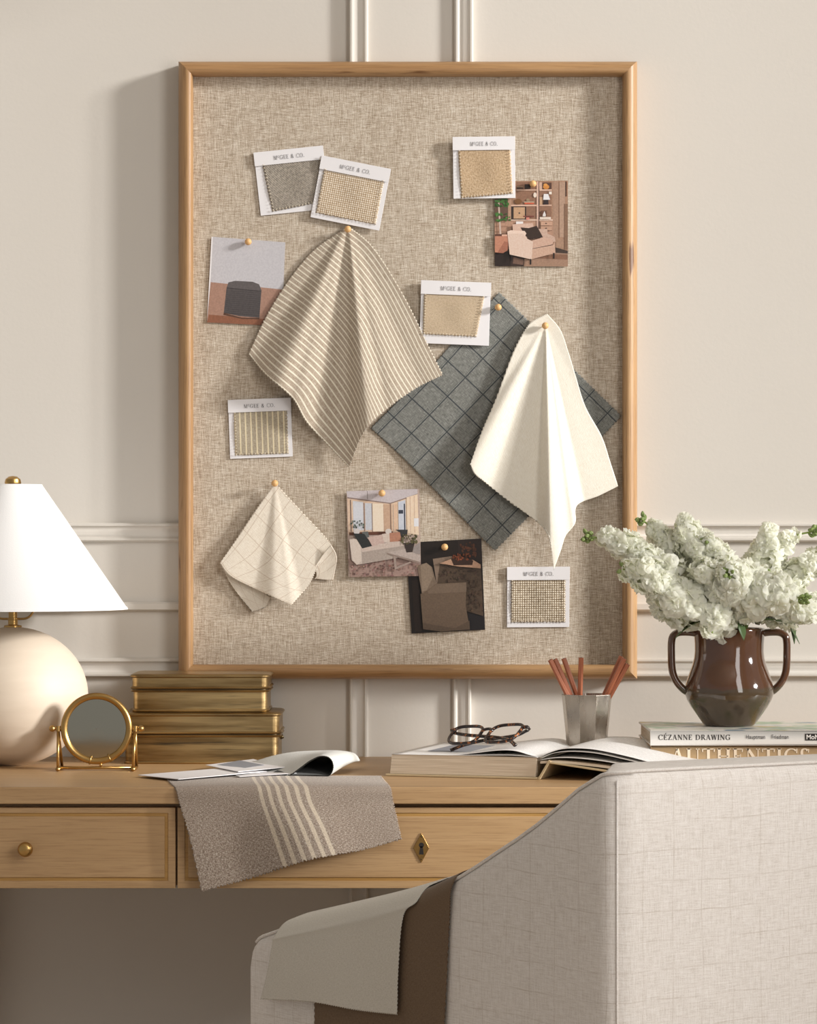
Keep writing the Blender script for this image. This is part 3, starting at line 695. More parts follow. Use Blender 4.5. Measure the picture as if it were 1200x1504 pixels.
Lr += [(rgb(210, 204, 202), el(122, 378, 26, 26))] + blobs(rgb(86, 96, 88), 70, 290, 190, 350, 22, 9, 4) + [
      (rgb(200, 188, 178), [(60, 440), (130, 440), (160, 480), (165, 520), (420, 470), (520, 470), (520, 590), (115, 650), (75, 610)]), (rgb(214, 202, 192), [(60, 445), (100, 436), (150, 465), (158, 620), (115, 648), (80, 600)]), (rgb(178, 164, 154), [(160, 520), (520, 478), (520, 590), (160, 640)]),
      (rgb(206, 192, 182), [(160, 512), (420, 465), (520, 470), (520, 500), (160, 548)]), (rgb(104, 106, 104), [(165, 385), (215, 380), (225, 430), (180, 440)]), (rgb(48, 50, 50), [(92, 395), (185, 400), (245, 500), (165, 518)]), (rgb(204, 182, 172), [(210, 430), (330, 408), (352, 475), (250, 504)]),
      (rgb(214, 200, 190), [(330, 405), (410, 395), (405, 470), (350, 474)]), (rgb(214, 206, 200), el(385, 385, 26, 22)), (rgb(186, 134, 110), [(392, 398), (490, 392), (492, 465), (395, 470)]), (rgb(58, 58, 58), [(440, 372), (545, 375), (540, 410), (490, 440), (480, 395)]),
      (rgb(156, 146, 142), [(585, 520), (645, 475), (645, 575), (585, 565)]), (rgb(190, 176, 168), [(370, 556), (520, 528), (645, 585), (645, 635)]), (rgb(150, 132, 122), [(370, 556), (645, 635), (645, 650), (420, 585), (375, 570)]), (rgb(168, 150, 140), [(420, 585), (440, 590), (446, 670), (560, 630), (570, 640), (440, 692), (430, 690)]),
      (rgb(62, 52, 48), [(510, 480), (600, 480), (580, 555), (530, 558)])] + blobs(rgb(98, 92, 64), 490, 415, 615, 490, 46, 11, 6)
photo('photo of a living room with a pale sofa at the lower middle of the board', [(509, 721.5), (616, 718), (618.5, 846), (512, 847.5)], Lr, (45, 50, 648, 748), BY - .0045)
# dark chair: same enlargement
Dc = [(rgb(34, 25, 20), rc(530, 440, 1160, 1210)), (rgb(46, 33, 26), rc(560, 760, 620, 1190)), (rgb(46, 34, 30), rc(960, 450, 1160, 640)), (rgb(28, 24, 26), [(1020, 1060), (1160, 1080), (1160, 1200), (1020, 1200)])] + blobs(rgb(84, 50, 32), 980, 470, 1110, 600, 40, 13, 8) + [
      (rgb(134, 114, 98), [(745, 592), (905, 578), (900, 800), (765, 800)]), (rgb(82, 66, 52), [(800, 640), (1000, 660), (1140, 690), (1145, 1090), (1000, 1040), (1010, 800), (770, 800)])] + blobs(rgb(74, 58, 46), 800, 660, 1130, 790, 60, 12, 11) + blobs(rgb(70, 54, 42), 1020, 790, 1140, 1060, 60, 12, 12) + [
      (rgb(186, 148, 122), [(800, 632), (900, 600), (1080, 620), (1140, 660), (1140, 692), (960, 668)]), (rgb(58, 38, 28), [(895, 600), (1000, 590), (1080, 625), (1070, 660), (915, 655)])] + blobs(rgb(124, 66, 38), 900, 560, 1060, 625, 22, 11, 13) + [
      (rgb(122, 104, 88), [(612, 640), (690, 622), (735, 660), (765, 800), (700, 850), (640, 900)]), (rgb(142, 124, 106), [(640, 640), (690, 622), (725, 655), (740, 740), (680, 850), (640, 860)]),
      (rgb(104, 86, 70), [(625, 880), (690, 850), (760, 800), (1015, 800), (1000, 1000), (1025, 1195), (780, 1200), (630, 1170)]), (rgb(116, 98, 82), [(690, 855), (760, 805), (1015, 805), (1010, 880), (690, 880)]), (rgb(90, 74, 60), [(630, 1120), (900, 1180), (1025, 1120), (1025, 1195), (780, 1200), (630, 1172)])]
photo('dark photo of a slipcovered dining chair overlapped by the living room photo', [(596, 797), (707, 791), (712.5, 925), (604.5, 930.5)], Dc, (530, 445, 1155, 1205), BY - .001)

# ------------------------------------------------------------ draped cloths on the board
def sm(t): t = max(0, min(1, t)); return t * t * (3 - 2 * t)
def fan(pin, prof_, base=.004, r0=0):
    """depth in front of the board as a fan of folds hanging from a pin; prof = [(angle, slope)]"""
    def f(x, y):
        dx, dy = x - pin[0], y - pin[1]; r = math.hypot(dx, dy) * .001; a = math.atan2(dx, max(dy, 1e-3))
        if a <= prof_[0][0]: s_ = prof_[0][1]
        elif a >= prof_[-1][0]: s_ = prof_[-1][1]
        else:
            for (a0, s0), (a1, s1) in zip(prof_, prof_[1:]):
                if a0 <= a <= a1: s_ = lerp(s0, s1, sm((a - a0) / (a1 - a0))); break
        return base + s_ * min(r, .24)
    return f
def hung(name, label, ctrl, depth, mat, w, h, n=90, teeth=.0020, base=LY, edges='abcd'):
    g = patch([[Vector((x, y, 0)) for x, y in r] for r in ctrl], n, n)
    g = [[P(v.x, v.y, base - depth(v.x, v.y)) for v in r] for r in g]
    g = pink(g, teeth, edges, .15)
    o = sheet(name, g, mat, w, h, solid=.0007)
    return tag(o, label, 'cloth swatch', 'loose cloth swatches hung on the board')
def done(o, pin, y=LY): return origin_to(o, P(*pin, y))
# slate plaid
def dpl(x, y): return .0028 + .0022 * sm((y - 560) / 200) + .0015 * math.sin((x + y) * .03)
o = hung('cloth_swatch', 'slate grey plaid cloth square hung diagonally behind the cream cloth', [[(733, 428), (778, 472), (822, 520), (868, 566), (914, 611)], [(686, 478), (731, 521), (776, 567), (822, 615), (868, 660)], [(640, 530), (684, 571), (729, 615), (775, 665), (822, 712)], [(592, 580), (636, 621), (680, 665), (727, 713), (774, 762)], [(543, 629), (588, 670), (633, 715), (680, 763), (727, 810)]], dpl, M['plaid'], .262, .262, teeth=.0016)
done(o, (731, 452))
# striped cloth
ctrl = [[(512, 331), (545, 358), (576, 403), (605, 455), (629, 505), (652, 551)],
        [(463, 364), (506, 400), (545, 448), (567, 490), (590, 535), (612, 571)],
        [(425, 408), (466, 440), (509, 486), (533, 530), (550, 570), (567, 603)],
        [(390, 464), (430, 492), (476, 533), (506, 572), (524, 607), (534, 636)],
        [(364, 520), (389, 551), (428, 585), (450, 622), (486, 660), (513, 688)]]
o = hung('cloth_swatch', 'large beige and white striped cloth hanging in folds below the two overlapping cards', ctrl, fan((511, 325), [(-.85, .0), (-.62, .02), (-.40, .135), (-.30, .10), (-.12, .03), (-.02, .03), (.10, .14), (.22, .085), (.45, .02), (.6, .01)], .005), M['stripe'], .26, .255, n=100)
done(o, (511, 337))
# cream cloth
ctrl = [[(803, 460), (823, 484), (835, 517), (845, 550), (860, 597), (884, 641), (897, 680), (908, 714)],
        [(785, 469), (806, 500), (818, 540), (830, 585), (842, 625), (860, 665), (872, 700), (880, 728)],
        [(773, 480), (796, 520), (806, 565), (815, 610), (822, 655), (832, 695), (840, 725), (848, 742)],
        [(753, 517), (776, 560), (790, 610), (802, 655), (812, 700), (820, 735), (828, 755), (845, 768)],
        [(727, 587), (745, 620), (762, 655), (780, 695), (796, 730), (808, 760), (818, 778), (831, 787)],
        [(707, 633), (722, 662), (740, 692), (760, 724), (782, 750), (800, 776), (812, 795), (824, 808)],
        [(690, 682), (697, 697), (713, 710), (747, 737), (780, 760), (803, 780), (809, 800), (813, 838)]]
def dcr(x, y):
    f = fan((801, 474), [(-.62, .05), (-.48, .10), (-.30, .035), (-.05, .04), (.025, .17), (.13, .12), (.22, .05), (.5, .03)], .007)
    return f(x, y) + .004
o = hung('cloth_swatch', 'cream white cloth draped from one pin with a deep centre fold', ctrl, dcr, M['white_cloth'], .25, .26, n=96, edges='bc')
done(o, (801, 478))
# small windowpane cloth: front, turned-back corner and right curl
m = MB()
ctrl = [[(404, 708), (440, 747), (480, 790), (491, 808)], [(378, 744), (415, 780), (455, 815), (470, 828)], [(350, 786), (386, 822), (428, 852), (455, 858)], [(322, 827), (338, 847), (380, 868), (428, 890)]]
def dsm(x, y): return .012 + fan((404, 709), [(-.9, .0), (-.5, .04), (-.2, .03), (.0, .11), (.12, .10), (.25, .05), (.8, .02)], .0)(x, y) * .8
g = patch([[Vector((x, y, 0)) for x, y in r] for r in ctrl], 60, 60)
g = pink([[P(v.x, v.y, LY - dsm(v.x, v.y)) for v in r] for r in g], .0018); sheet('', g, None, .13, .125, mb=m, build=False)
ctrl = [[(324, 829), (345, 845), (372, 860), (398, 878)], [(340, 860), (356, 868), (376, 880), (392, 890)], [(370, 899), (374, 898), (382, 896), (388, 893)]]
g = patch([[Vector((x, y, 0)) for x, y in r] for r in ctrl], 30, 30)
g = pink([[P(v.x, v.y, LY - .007) for v in r] for r in g], .0016, 'bcd'); sheet('', g, None, .08, .07, mb=m, build=False)
ctrl = [[(486, 800, 22), (493, 812, 19), (495, 822, 13), (492, 838, 6), (489, 853, 4)], [(476, 812, 20), (482, 824, 14), (482, 834, 8), (479, 845, 5), (476, 852, 4)], [(460, 836, 16), (463, 840, 10), (464, 845, 7), (463, 848, 5), (461, 850, 4)]]
g = patch([[Vector(v) for v in r] for r in ctrl], 24, 30)
g = pink([[P(v.x, v.y, LY - v.z * .001) for v in r] for r in g], .0016, 'bd'); sheet('', g, None, .05, .03, mb=m, build=False)
o = m.build('cloth_swatch', M['grid'], smooth=True, solid=.0007, fix=False)
tag(o, 'small folded ivory windowpane cloth pinned at the lower left of the board', 'cloth swatch', 'loose cloth swatches hung on the board'); done(o, (404, 709))

# ------------------------------------------------------------ pins
PINS = [((365, 356), .0016, 'round wooden pin holding the ottoman photo'), ((511, 337.5), .0075, 'round wooden pin at the top of the striped cloth'), ((782.5, 271), .0016, 'round wooden pin holding the armchair photo'),
        ((731.5, 452), .0045, 'round wooden pin holding the slate plaid cloth'), ((800.5, 479), .0115, 'round wooden pin holding the cream cloth'), ((404, 710), .013, 'round wooden pin holding the small windowpane cloth'),
        ((561, 724.5), .006, 'round wooden pin holding the living room photo'), ((653, 803.5), .002, 'round wooden pin holding the dark dining chair photo')]
pin0 = None
for c, dpt, lab in PINS:
    pos = P(*c, LY - dpt)
    if pin0 is None:
        pin0 = thing('push_pin', lab, 'push pin', (0, 0, 0), group='wooden ball pins in the board')
        m = MB(); m.ball((0, -.0085, 0), .0050, 20, 14); m.build('pin_head', M['pin'], pin0, smooth=True)
        m = MB(); m.tube([(0, -.005, 0), (0, .008, 0)], .0006, 8); m.build('needle', M['steel'], pin0, smooth=True)
        t = pin0; t.location = pos
    else:
        t = pin0.copy(); COL.objects.link(t); t.location = pos; t['label'] = lab
        for ch in list(pin0.children): k = ch.copy(); COL.objects.link(k); k.parent = t

# ------------------------------------------------------------ desk
DZ = .759; DF = -.55
def fp(px, py, y=DF): return P(px, py, y)
desk = thing('writing_desk', 'light oak writing desk with three drawers standing against the panelled wall', 'desk', (0, -.28, 0))
def dk(m):      # desk parts are written in world coordinates
    for v in m.v: v.y += .28
    return m
def wf(px): return fp(px, 1200).x
def zf(py): return fp(600, py).z
DX0, DX1 = -.665, .70
m = MB(); m.box(DX0, DX1, DF, -.004, zf(1181), DZ); dk(m).build('desktop', M['desk'], desk, bevel=.0016)
zt, zb = zf(1187), zf(1308)
fy = DF + .008
m = MB(); m.box(DX0 + .02, DX1 - .02, fy + .018, -.02, zb + .004, zf(1181)); dk(m).build('carcass', M['desk'], desk)
def drawer(x0, x1, hard):
    m = MB()
    m.box(x0, x1, fy + .002, fy + .018, zb + .002, zt)
    d = dk(m).build('drawer_front', M['desk'], desk, bevel=.0008)
    # raised field separated by a routed groove
    gx0, gx1, gz0, gz1 = x0 + .0095, x1 - .0095, zb + .0115, zt - .0070
    m = MB(); g = .0045
    prof_ = [(0, 0), (0, .0022), (.0012, .0022), (.0022, -.0), (.0045, -.0)]
    for a, c in ((0, 1), (1, 2), (2, 3), (3, 0)): pass
    # outer border strip, mitred
    def ring(o0, i0, y0, y1, mat_m):
        m_ = mat_m
        outer = [(x0 + o0, zb + .002 + o0), (x1 - o0, zb + .002 + o0), (x1 - o0, zt - o0), (x0 + o0, zt - o0)]
        inner = [(gx0, gz0), (gx1, gz0), (gx1, gz1), (gx0, gz1)]
        rows = []
        for (ax, az), (bx, bz) in zip(outer, inner): rows.append([Vector((ax, fy + .002, az)), Vector((ax, y0, az)), Vector((bx, y1, bz)), Vector((bx, fy + .002, bz))])
        m_.grid(rows, closeu=True)
    ring(0, 0, fy - .0, fy - .0, m); dk(m).build('frame_moulding', M['desk'], d, bevel=.0006)
    m = MB(); q = .0042
    m.box(gx0 + q, gx1 - q, fy - .0005, fy + .003, gz0 + q, gz1 - q); dk(m).build('field_panel', M['desk'], d, bevel=.0012)
    m = MB(); m.box(gx0 - .0005, gx1 + .0005, fy + .0012, fy + .0022, gz0 - .0005, gz1 + .0005); dk(m).build('groove', M['groove'], d)
    for hx, kind in hard:
        zc = zf(1247)
        if kind == 'knob':
            m = MB(); pr = [(.0001, -.021), (.0055, -.0205), (.0085, -.018), (.0098, -.014), (.009, -.010), (.0055, -.0075), (.0042, -.004), (.0042, -.002), (.0062, -.0012), (.0062, 0)]
            rows = [[Vector((hx + r * math.cos(2 * PI * k / 28), fy - .0005 + y, zc + r * math.sin(2 * PI * k / 28))) for k in range(28)] for r, y in pr]
            m.grid(rows, closev=True); dk(m).build('knob', M['brass'], d, smooth=True)
        else:
            zc = zf(1246)
            m = MB(); m.prism([(hx - .0102, fy - .0006, zc), (hx, fy - .0006, zc - .0192), (hx + .0102, fy - .0006, zc), (hx, fy - .0006, zc + .0192)], (0, -.0016, 0))
            es = dk(m).build('escutcheon', M['brass'], d, bevel=.0004)
            m = MB(); yk = fy - .0023
            m.prism([(hx + .0033 * math.cos(a * PI / 10), yk, zc + .0035 + .0033 * math.sin(a * PI / 10)) for a in range(20)], (0, -.0003, 0))
            m.prism([(hx - .0017, yk, zc + .002), (hx + .0017, yk, zc + .002), (hx + .0030, yk, zc - .0085), (hx - .0030, yk, zc - .0085)], (0, -.0003, 0))
            dk(m).build('keyhole', M['dark'], es)
            for s_ in (-1, 1):
                m = MB(); m.ball((hx, fy - .0024, zc + s_ * .0145), .0010, 10, 6); dk(m).build('screw', M['tin_dark'], es, smooth=True)
drawer(wf(-100), wf(257), [(wf(38), 'knob')])
drawer(wf(260), wf(978), [(wf(619), 'key')])
drawer(wf(981), wf(1338), [(wf(1160), 'knob')])
m = MB(); m.box(DX0 + .003, wf(-103), fy, -.02, zb, zf(1181)); dk(m).build('side_panel', M['desk'], desk, bevel=.001)
m = MB(); m.box(wf(1341), DX1 - .003, fy, -.02, zb, zf(1181)); dk(m).build('side_panel', M['desk'], desk, bevel=.001)
for lx in (DX0 + .028, DX1 - .028):
    for ly in (fy + .03, -.04):
        m = MB(); r0 = .022; rows = [[(lx + sx * r, ly + sy * r + .28, z) for sx, sy in ((-1, -1), (1, -1), (1, 1), (-1, 1))] for r, z in ((.022, zb + .01), (.022, zb - .05), (.014, 0.0))]
        bb = m.grid(rows, closev=True); m.face([bb + 8 + k for k in range(4)]); m.build('leg', M['desk_z'], desk, bevel=.001)

# ------------------------------------------------------------ table lamp
LPX = 19; ly = -.172; lc = P(LPX, 1025, ly)
lamp = thing('table_lamp', 'table lamp with round cream stoneware base and white cone shade on the desk', 'lamp', (lc.x, ly, DZ))
k_ = (CD + ly) / F
m = MB(); Rr = 110 * k_; Hh = 101.5 * k_; cz = Hh
pr = [(.0001, .0003), (Rr * .17, .0)] + [(Rr * math.cos(a), cz + Hh * math.sin(a)) for a in [R(-78 + k * 4.2) for k in range(39)]] + [(.012, 2 * Hh - .0002)]
m.lathe([(r, z) for r, z in pr], 96, cap=True); m.build('lamp_base', M['stone'], lamp, smooth=True)
zt_ = 2 * Hh - .001
m = MB(); m.lathe([(.0125, zt_), (.0125, zt_ + .003), (.0068, zt_ + .0045), (.0068, zt_ + .011), (.0078, zt_ + .0115), (.0078, zt_ + .0135), (.0062, zt_ + .014), (.0062, zt_ + .025), (.0095, zt_ + .028), (.0120, zt_ + .029), (.0120, zt_ + .030)], 32)
m.build('neck', M['brass'], lamp, smooth='auto')
shb = P(LPX, 894.5, ly).z - DZ; sht = P(LPX, 712, ly).z - DZ; rb, rt_ = 168 * k_, 42.5 * k_
m = MB(); pts = [(0, 0, zt_ + .013)]
for s_ in (-1, 1):
    m.tube(spline([(0, 0, zt_ + .0125), (s_ * .018, 0, zt_ + .013), (s_ * .027, 0, zt_ + .020), (s_ * .0285, 0, zt_ + .032), (s_ * .033, 0, zt_ + .09), (s_ * .022, 0, sht - .03), (0, 0, sht - .006)], 30), .0016, 8)
m.build('harp', M['brass'], lamp, smooth=True)
m = MB(); m.lathe([(.004, sht - .006), (.004, sht - .001), (.011, sht + .0002), (.0118, sht + .003), (.0105, sht + .008), (.006, sht + .0115), (.0001, sht + .0125)], 28); m.build('finial', M['brass'], lamp, smooth='auto')
t_ = .0012
m = MB(); m.lathe([(rb, shb), (rt_, sht), (rt_ - t_, sht), (rb - t_, shb), (rb, shb)], 96, cap=False)
sh = m.build('shade', M['shade'], lamp, smooth='auto')
m = MB(); m.lathe([(rb + .0003, shb - .0004), (rb - .0012 + .0003, shb + .003), (rb - t_ - .0016, shb + .003), (rb - t_ - .0004, shb - .0004), (rb + .0003, shb - .0004)], 96, cap=False)
m.build('shade_trim', M['shade'], sh, smooth='auto'); m = MB()
m.lathe([(rt_ + .0003, sht + .0004), (rt_ + .0012, sht - .002), (rt_ - t_ - .0006, sht - .002), (rt_ - t_ - .0006, sht + .0004), (rt_ + .0003, sht + .0004)], 96, cap=False)
m.build('shade_trim', M['shade'], sh, smooth='auto')
m = MB()
for a in (0, 2 * PI / 3, 4 * PI / 3): m.tube([(0, 0, sht - .004), (rt_ * math.cos(a), rt_ * math.sin(a), sht - .004)], .001, 6)
m.build('spider', M['brass'], sh, smooth=True)

# ------------------------------------------------------------ swivel mirror
my = -.272; mb_ = P(142, 1131, my); k_ = (CD + my) / F
mir = thing('swivel_mirror', 'small round brass swivel mirror on a two-legged stand beside the lamp', 'mirror', (mb_.x, my, DZ))
cz = P(142, 1070, my).z - DZ; rr = 47.5 * k_
m = MB(); m.tube([(rr * math.cos(2 * PI * k / 72), 0, cz + rr * math.sin(2 * PI * k / 72)) for k in range(72)], .0052, 14, closed=True, flat=(1.0, .85))
rim = m.build('rim', M['brass'], mir, smooth=True)
m = MB()
for a in (-66, -101):
    c, s_ = math.cos(R(a)), math.sin(R(a)); m.tube([((rr - .006) * c, -.004, cz + (rr - .006) * s_), ((rr + .0055) * c, -.004, cz + (rr + .0055) * s_)], .0012, 6)
m.ball((.006, -.003, cz - rr - .005), .0024, 10, 8); m.build('hinge_tab', M['brass'], rim, smooth=True)
m = MB(); rows = [[(r * math.cos(2 * PI * k / 64), y, cz + r * math.sin(2 * PI * k / 64)) for k in range(64)] for r, y in ((rr - .003, .002), (rr - .003, -.0012), (rr * .6, -.0025), (.0005, -.003))]
m.grid(rows, closev=True); m.build('mirror_glass', M['mirror'], mir, smooth='auto')
for s_ in (-1, 1):
    m = MB(); m.tube([(s_ * rr, 0, cz), (s_ * (rr + .0145), 0, cz)], .0022, 10); m.ball((s_ * (rr + .0165), 0, cz), .0046, 14, 10)
    m.tube([(s_ * (rr + .0085), 0, cz - .004), (s_ * (rr + .0085), 0, cz + .0035)], .0036, 12)
    m.tube([(s_ * (rr + .0035), 0, cz), (s_ * (rr + .005), 0, cz)], .0038, 12)
    m.build('pivot', M['brass'], mir, smooth='auto')
for s_ in (-1, 1):
    xt = s_ * (rr + .0085); xb = s_ * (rr + .0070)
    m = MB()
    m.tube([(xt, -.0005, cz), (xb, -.016, .004)], .0021, 10); m.tube([(xt, .0005, cz), (xb + .002, .016, .004)], .0021, 10)
    m.tube([(xb, -.019, .0032), (xb + .001, .019, .0032)], .0030, 10); m.build('leg', M['brass'], mir, smooth=True)
m = MB(); m.tube([(-(rr + .007), 0, .0040), (rr + .007, 0, .0040)], .0022, 10); m.build('crossbar', M['brass'], mir, smooth=True)

# ------------------------------------------------------------ brass boxes
def rrect(x0, x1, y0, y1, r, n=6):
    out = []
    for cx, cy, a0 in ((x1 - r, y1 - r, 0), (x0 + r, y1 - r, 90), (x0 + r, y0 + r, 180), (x1 - r, y0 + r, 270)):
        for k in range(n + 1): a = R(a0 + 90 * k / n); out.append((cx + r * math.cos(a), cy + r * math.sin(a)))
    return out
def tin(px0, px1, yfront, depth, ztop, zbot, lidfrac, label, rz=0):
    a, c = P(px0, 1050, yfront).x, P(px1, 1050, yfront).x; cx = (a + c) / 2; hw = (c - a) / 2; H = ztop - zbot
    e = thing('lidded_box', label, 'box', (cx, yfront + depth / 2, zbot), R(rz), 'brass lidded boxes stacked on the desk')
    def shell(prof_):
        m = MB(); rows = []
        for ins, z in prof_: rows.append([Vector((x, y, z)) for x, y in rrect(-hw + ins, hw - ins, -depth / 2 + ins, depth / 2 - ins, max(.002, .014 - ins))])
        b0 = m.grid(rows, closev=True); n = len(rows[0]); m.face([b0 + k for k in range(n)][::-1]); m.face([b0 + (len(rows) - 1) * n + k for k in range(n)]); return m
    zl = H * (1 - lidfrac)
    shell([(.006, 0), (.0030, .0002), (.0022, .0022), (.0030, .0036), (.0044, .0042), (.0044, zl - .0048), (.0016, zl - .0042), (.0004, zl - .0028), (.0016, zl - .0014)]).build('box_body', M['tin'], e, smooth='auto')
    shell([(.0040, zl - .0016), (.0040, zl - .0001)]).build('lid_seam', M['tin_dark'], e, smooth='auto')
    shell([(.0020, zl - .0001), (.0004, zl + .0006), (-.0002, zl + .0018), (.0012, zl + .0034), (.0028, zl + .0036), (.0028, H - .0062), (.0016, H - .0058), (.0, H - .0046), (.0, H - .0030), (.0014, H - .0016), (.004, H - .0008), (.012, H - .0002), (.03, H)]).build('lid', M['tin'], e, smooth='auto')
    return e, hw, H, zl
yb = -.155
zlow = P(600, 1046, yb).z
e, hw, H, zl = tin(178, 413, yb, .135, zlow, DZ, .42, 'wide aged brass lidded box standing on the desk, lower of the stack')
m = MB(); m.tube([(hw - .004, -.02, zl - .008), (hw + .001, -.02, zl - .006)], .003, 8); m.build('catch', M['tin_dark'], e, smooth=True)
tin(190, 397, yb - .002 + .004, .122, P(600, 989.5, yb).z, zlow, .40, 'smaller aged brass lidded box resting on top of the wide box')

# ------------------------------------------------------------ books under the vase
yf = -.335; k_ = (CD + yf) / F
bt = P(600, 1073, yf).z; bm_ = P(600, 1095, yf).z
def hardback(name, label, x0, x1, y0, y1, z0, z1, cov, jacket=None):
    e = thing(name, label, 'book', ((x0 + x1) / 2, (y0 + y1) / 2, z0), 0, 'books stacked under the vase')
    cx, cy = (x0 + x1) / 2, (y0 + y1) / 2; X, Y, H = (x1 - x0) / 2, (y1 - y0) / 2, z1 - z0; t = .0022
    m = MB(); m.box(-X, X, -Y, Y, 0, t); m.box(-X, X, -Y, Y, H - t, H); m.box(-X, X, -Y, -Y + t, 0.0, H); m.build('cover', cov, e, bevel=.0006)
    m = MB(); m.box(-X + .003, X - .003, -Y + t, Y - .003, t, H - t); m.build('pages', M['edges'], e)
    return e, X, Y, H
def artmat():
    n = NT('drawing_jacket'); n.rough(0.4); a = n.noise(n.coord('Object'), 16, 3, .6); c = n.noise(n.mapped('Object', (14, 22, 1)), 1, 2, .5)
    col = n.mix(n.ramp(a, .52, .60), rgb(226, 222, 212), rgb(168, 190, 164)); col = n.mix(n.ramp(c, .56, .66), col, rgb(216, 196, 138)); col = n.mix(n.ramp(c, .40, .34), col, rgb(122, 142, 156)); n.base(col); return n.m
M['art'] = artmat(); M['white_cover'] = plain('white_cover', rgb(226, 222, 216), .5); M['kraft'] = plain('kraft_cover', rgb(200, 168, 126), .7, var=.05, vs=400); M['kraft_ink'] = plain('pale_lettering', rgb(238, 222, 198), .6)
M['white_ink'] = plain('white_ink', rgb(240, 238, 235), .5)
bx0 = P(955, 1080, yf).x; bx1 = bx0 + .31
e, X, Y, H = hardback('book', 'white art book with a pastel cover lying directly under the vase', bx0, bx1, yf, -.135, bm_, bt, M['white_cover'])
m = MB(); m.box(-X + .001, X - .001, -Y + .001, Y - .001, H - .0001, H + .0004); m.build('jacket_art', M['art'], e)
def sp(px, py): v = P(px, py, yf); return Vector((v.x - e.location.x, -Y, v.z - e.location.z))
lettering('title', 'C\u00c9ZANNE DRAWING', sp(967, 1086.6), (1, 0, 0), (0, 0, 1), .0070, M['black_ink'], e, track=.10, bold=1.1, out=(0, -1, 0), fit=106 * k_)
fonttext('author', 'Hauptman', sp(1095.5, 1085) + Vector((0, -.0006, 0)), (R(90), 0, 0), .0079, M['ink'], e, sx=.80)
fonttext('author', 'Friedman', sp(1133, 1085) + Vector((0, -.0006, 0)), (R(90), 0, 0), .0079, M['ink'], e, sx=.80)
m = MB(); a_, c_ = sp(1182.5, 1087.5), sp(1210, 1077.5); m.box(a_.x, c_.x, -Y - .0005, -Y, a_.z, c_.z); lg = m.build('logo_block', M['black_ink'], e)
fonttext('logo_letters', 'MoMA', sp(1184, 1085.6) + Vector((0, -.0009, 0)), (R(90), 0, 0), .0088, M['white_ink'], e, bold=.00022, sx=.98)
e, X, Y, H = hardback('book', 'thick kraft-coloured book with large pale spine lettering under the white art book', bx0 + .001, bx1 + .004, yf + .004, -.14, DZ, bm_ - .0004, M['kraft'])
lettering('title', 'AUTHENTICS', sp(985, 1122) + Vector((0, 0, 0)), (1, 0, 0), (0, 0, 1), .0205, M['kraft_ink'], e, track=.08, bold=1.25, out=(0, -1, 0), fit=205 * k_)

# ------------------------------------------------------------ vase
vy = -.235; k_ = (CD + vy) / F; vc = P(1071, 1066, vy); vz = bt + .0004
vase = thing('vase', 'glossy brown two-handled ceramic vase standing on the books', 'vase', (vc.x, vy, vz))
VH = P(600, 922, vy).z - vz
pr = [(.0001, .0), (33, 0), (36.5, 1.5), (39, 4), (48, 17), (56.5, 29), (62, 39), (65, 48), (65.3, 55), (63, 66), (58.5, 79), (54, 92), (51.5, 102), (50.6, 112), (50.8, 124), (51.6, 136), (52.4, 143), (52.2, 146), (50.5, 147.2), (48.5, 146), (47.8, 140), (47.3, 120), (48, 104), (54, 84), (60, 64), (61, 52), (56, 38), (44, 18), (30, 6), (.001, 5)]
sc = VH / (147.2 * k_)
pr = [(r * k_ if r > .01 else .0001, z * k_ * sc) for r, z in pr]
m = MB(); m.lathe(pr, 96, cap=False); m.build('vase_body', M['vase'], vase, smooth=True)
for s_ in (-1, 1):
    m = MB(); q = [(48, 139), (60, 140.5), (74, 140), (82, 135), (84.5, 126), (84.8, 110), (84, 88), (81, 74), (74, 62), (65, 53), (58, 50)]
    m.tube(spline([(s_ * x * k_, 0, z * k_ * sc) for x, z in q], 48), 6.6 * k_, 16, up=(0, 1, 0), flat=(.85, 1.25)); m.build('handle', M['vase'], vase, smooth=True)

# ------------------------------------------------------------ stock flowers
def blossom_mesh(seed, npet=(5, 5, 4)):
    q = random.Random(seed); mb = MB()
    for L, cnt in enumerate(npet):
        for i in range(cnt):
            az = 2 * PI * i / cnt + L * .7 + q.uniform(-.25, .25); tilt = R((82, 52, 22)[L] + q.uniform(-14, 12)); ln = (.0150, .0125, .0092)[L] * q.uniform(.85, 1.15); wd = (.0086, .0076, .0056)[L] * q.uniform(.85, 1.15)
            ph = q.uniform(0, 6.28); rows = []
            for a in range(6):
                t = a / 5; row = []
                for b_ in range(7):
                    s_ = (b_ - 3) / 3; wv = wd * (math.sin(PI * min(1, (.12 + t * .74))) ** .7)
                    curl = tilt + .55 * t * t
                    rad = ln * t * (1 - .10 * s_ * s_)
                    x = rad * math.sin(curl); z = rad * math.cos(curl) + .0018 * math.sin(s_ * 5.5 + ph + L) * t + .0010 * math.sin(9 * t + 4 * s_ + ph) * t
                    y = s_ * wv; row.append(Vector((x * math.cos(az) - y * math.sin(az), x * math.sin(az) + y * math.cos(az), z - .002)))
                rows.append(row)
            mb.grid(rows)
    o = mb.build('blossom', M['petal'], None, smooth=True, fix=False); me = o.data; bpy.data.objects.remove(o); return me
BL = [blossom_mesh(s_) for s_ in range(6)]
def bud_mesh(seed):
    q = random.Random(seed); mb = MB()
    for k in range(3):
        mb.ball((q.uniform(-.002, .002), q.uniform(-.002, .002), q.uniform(0, .004)), .0022, 8, 6, (1, 1, 1.7))
    o = mb.build('bud', M['bud'], None, smooth=True, fix=False); me = o.data; bpy.data.objects.remove(o); return me
BUD = [bud_mesh(s_) for s_ in range(3)]
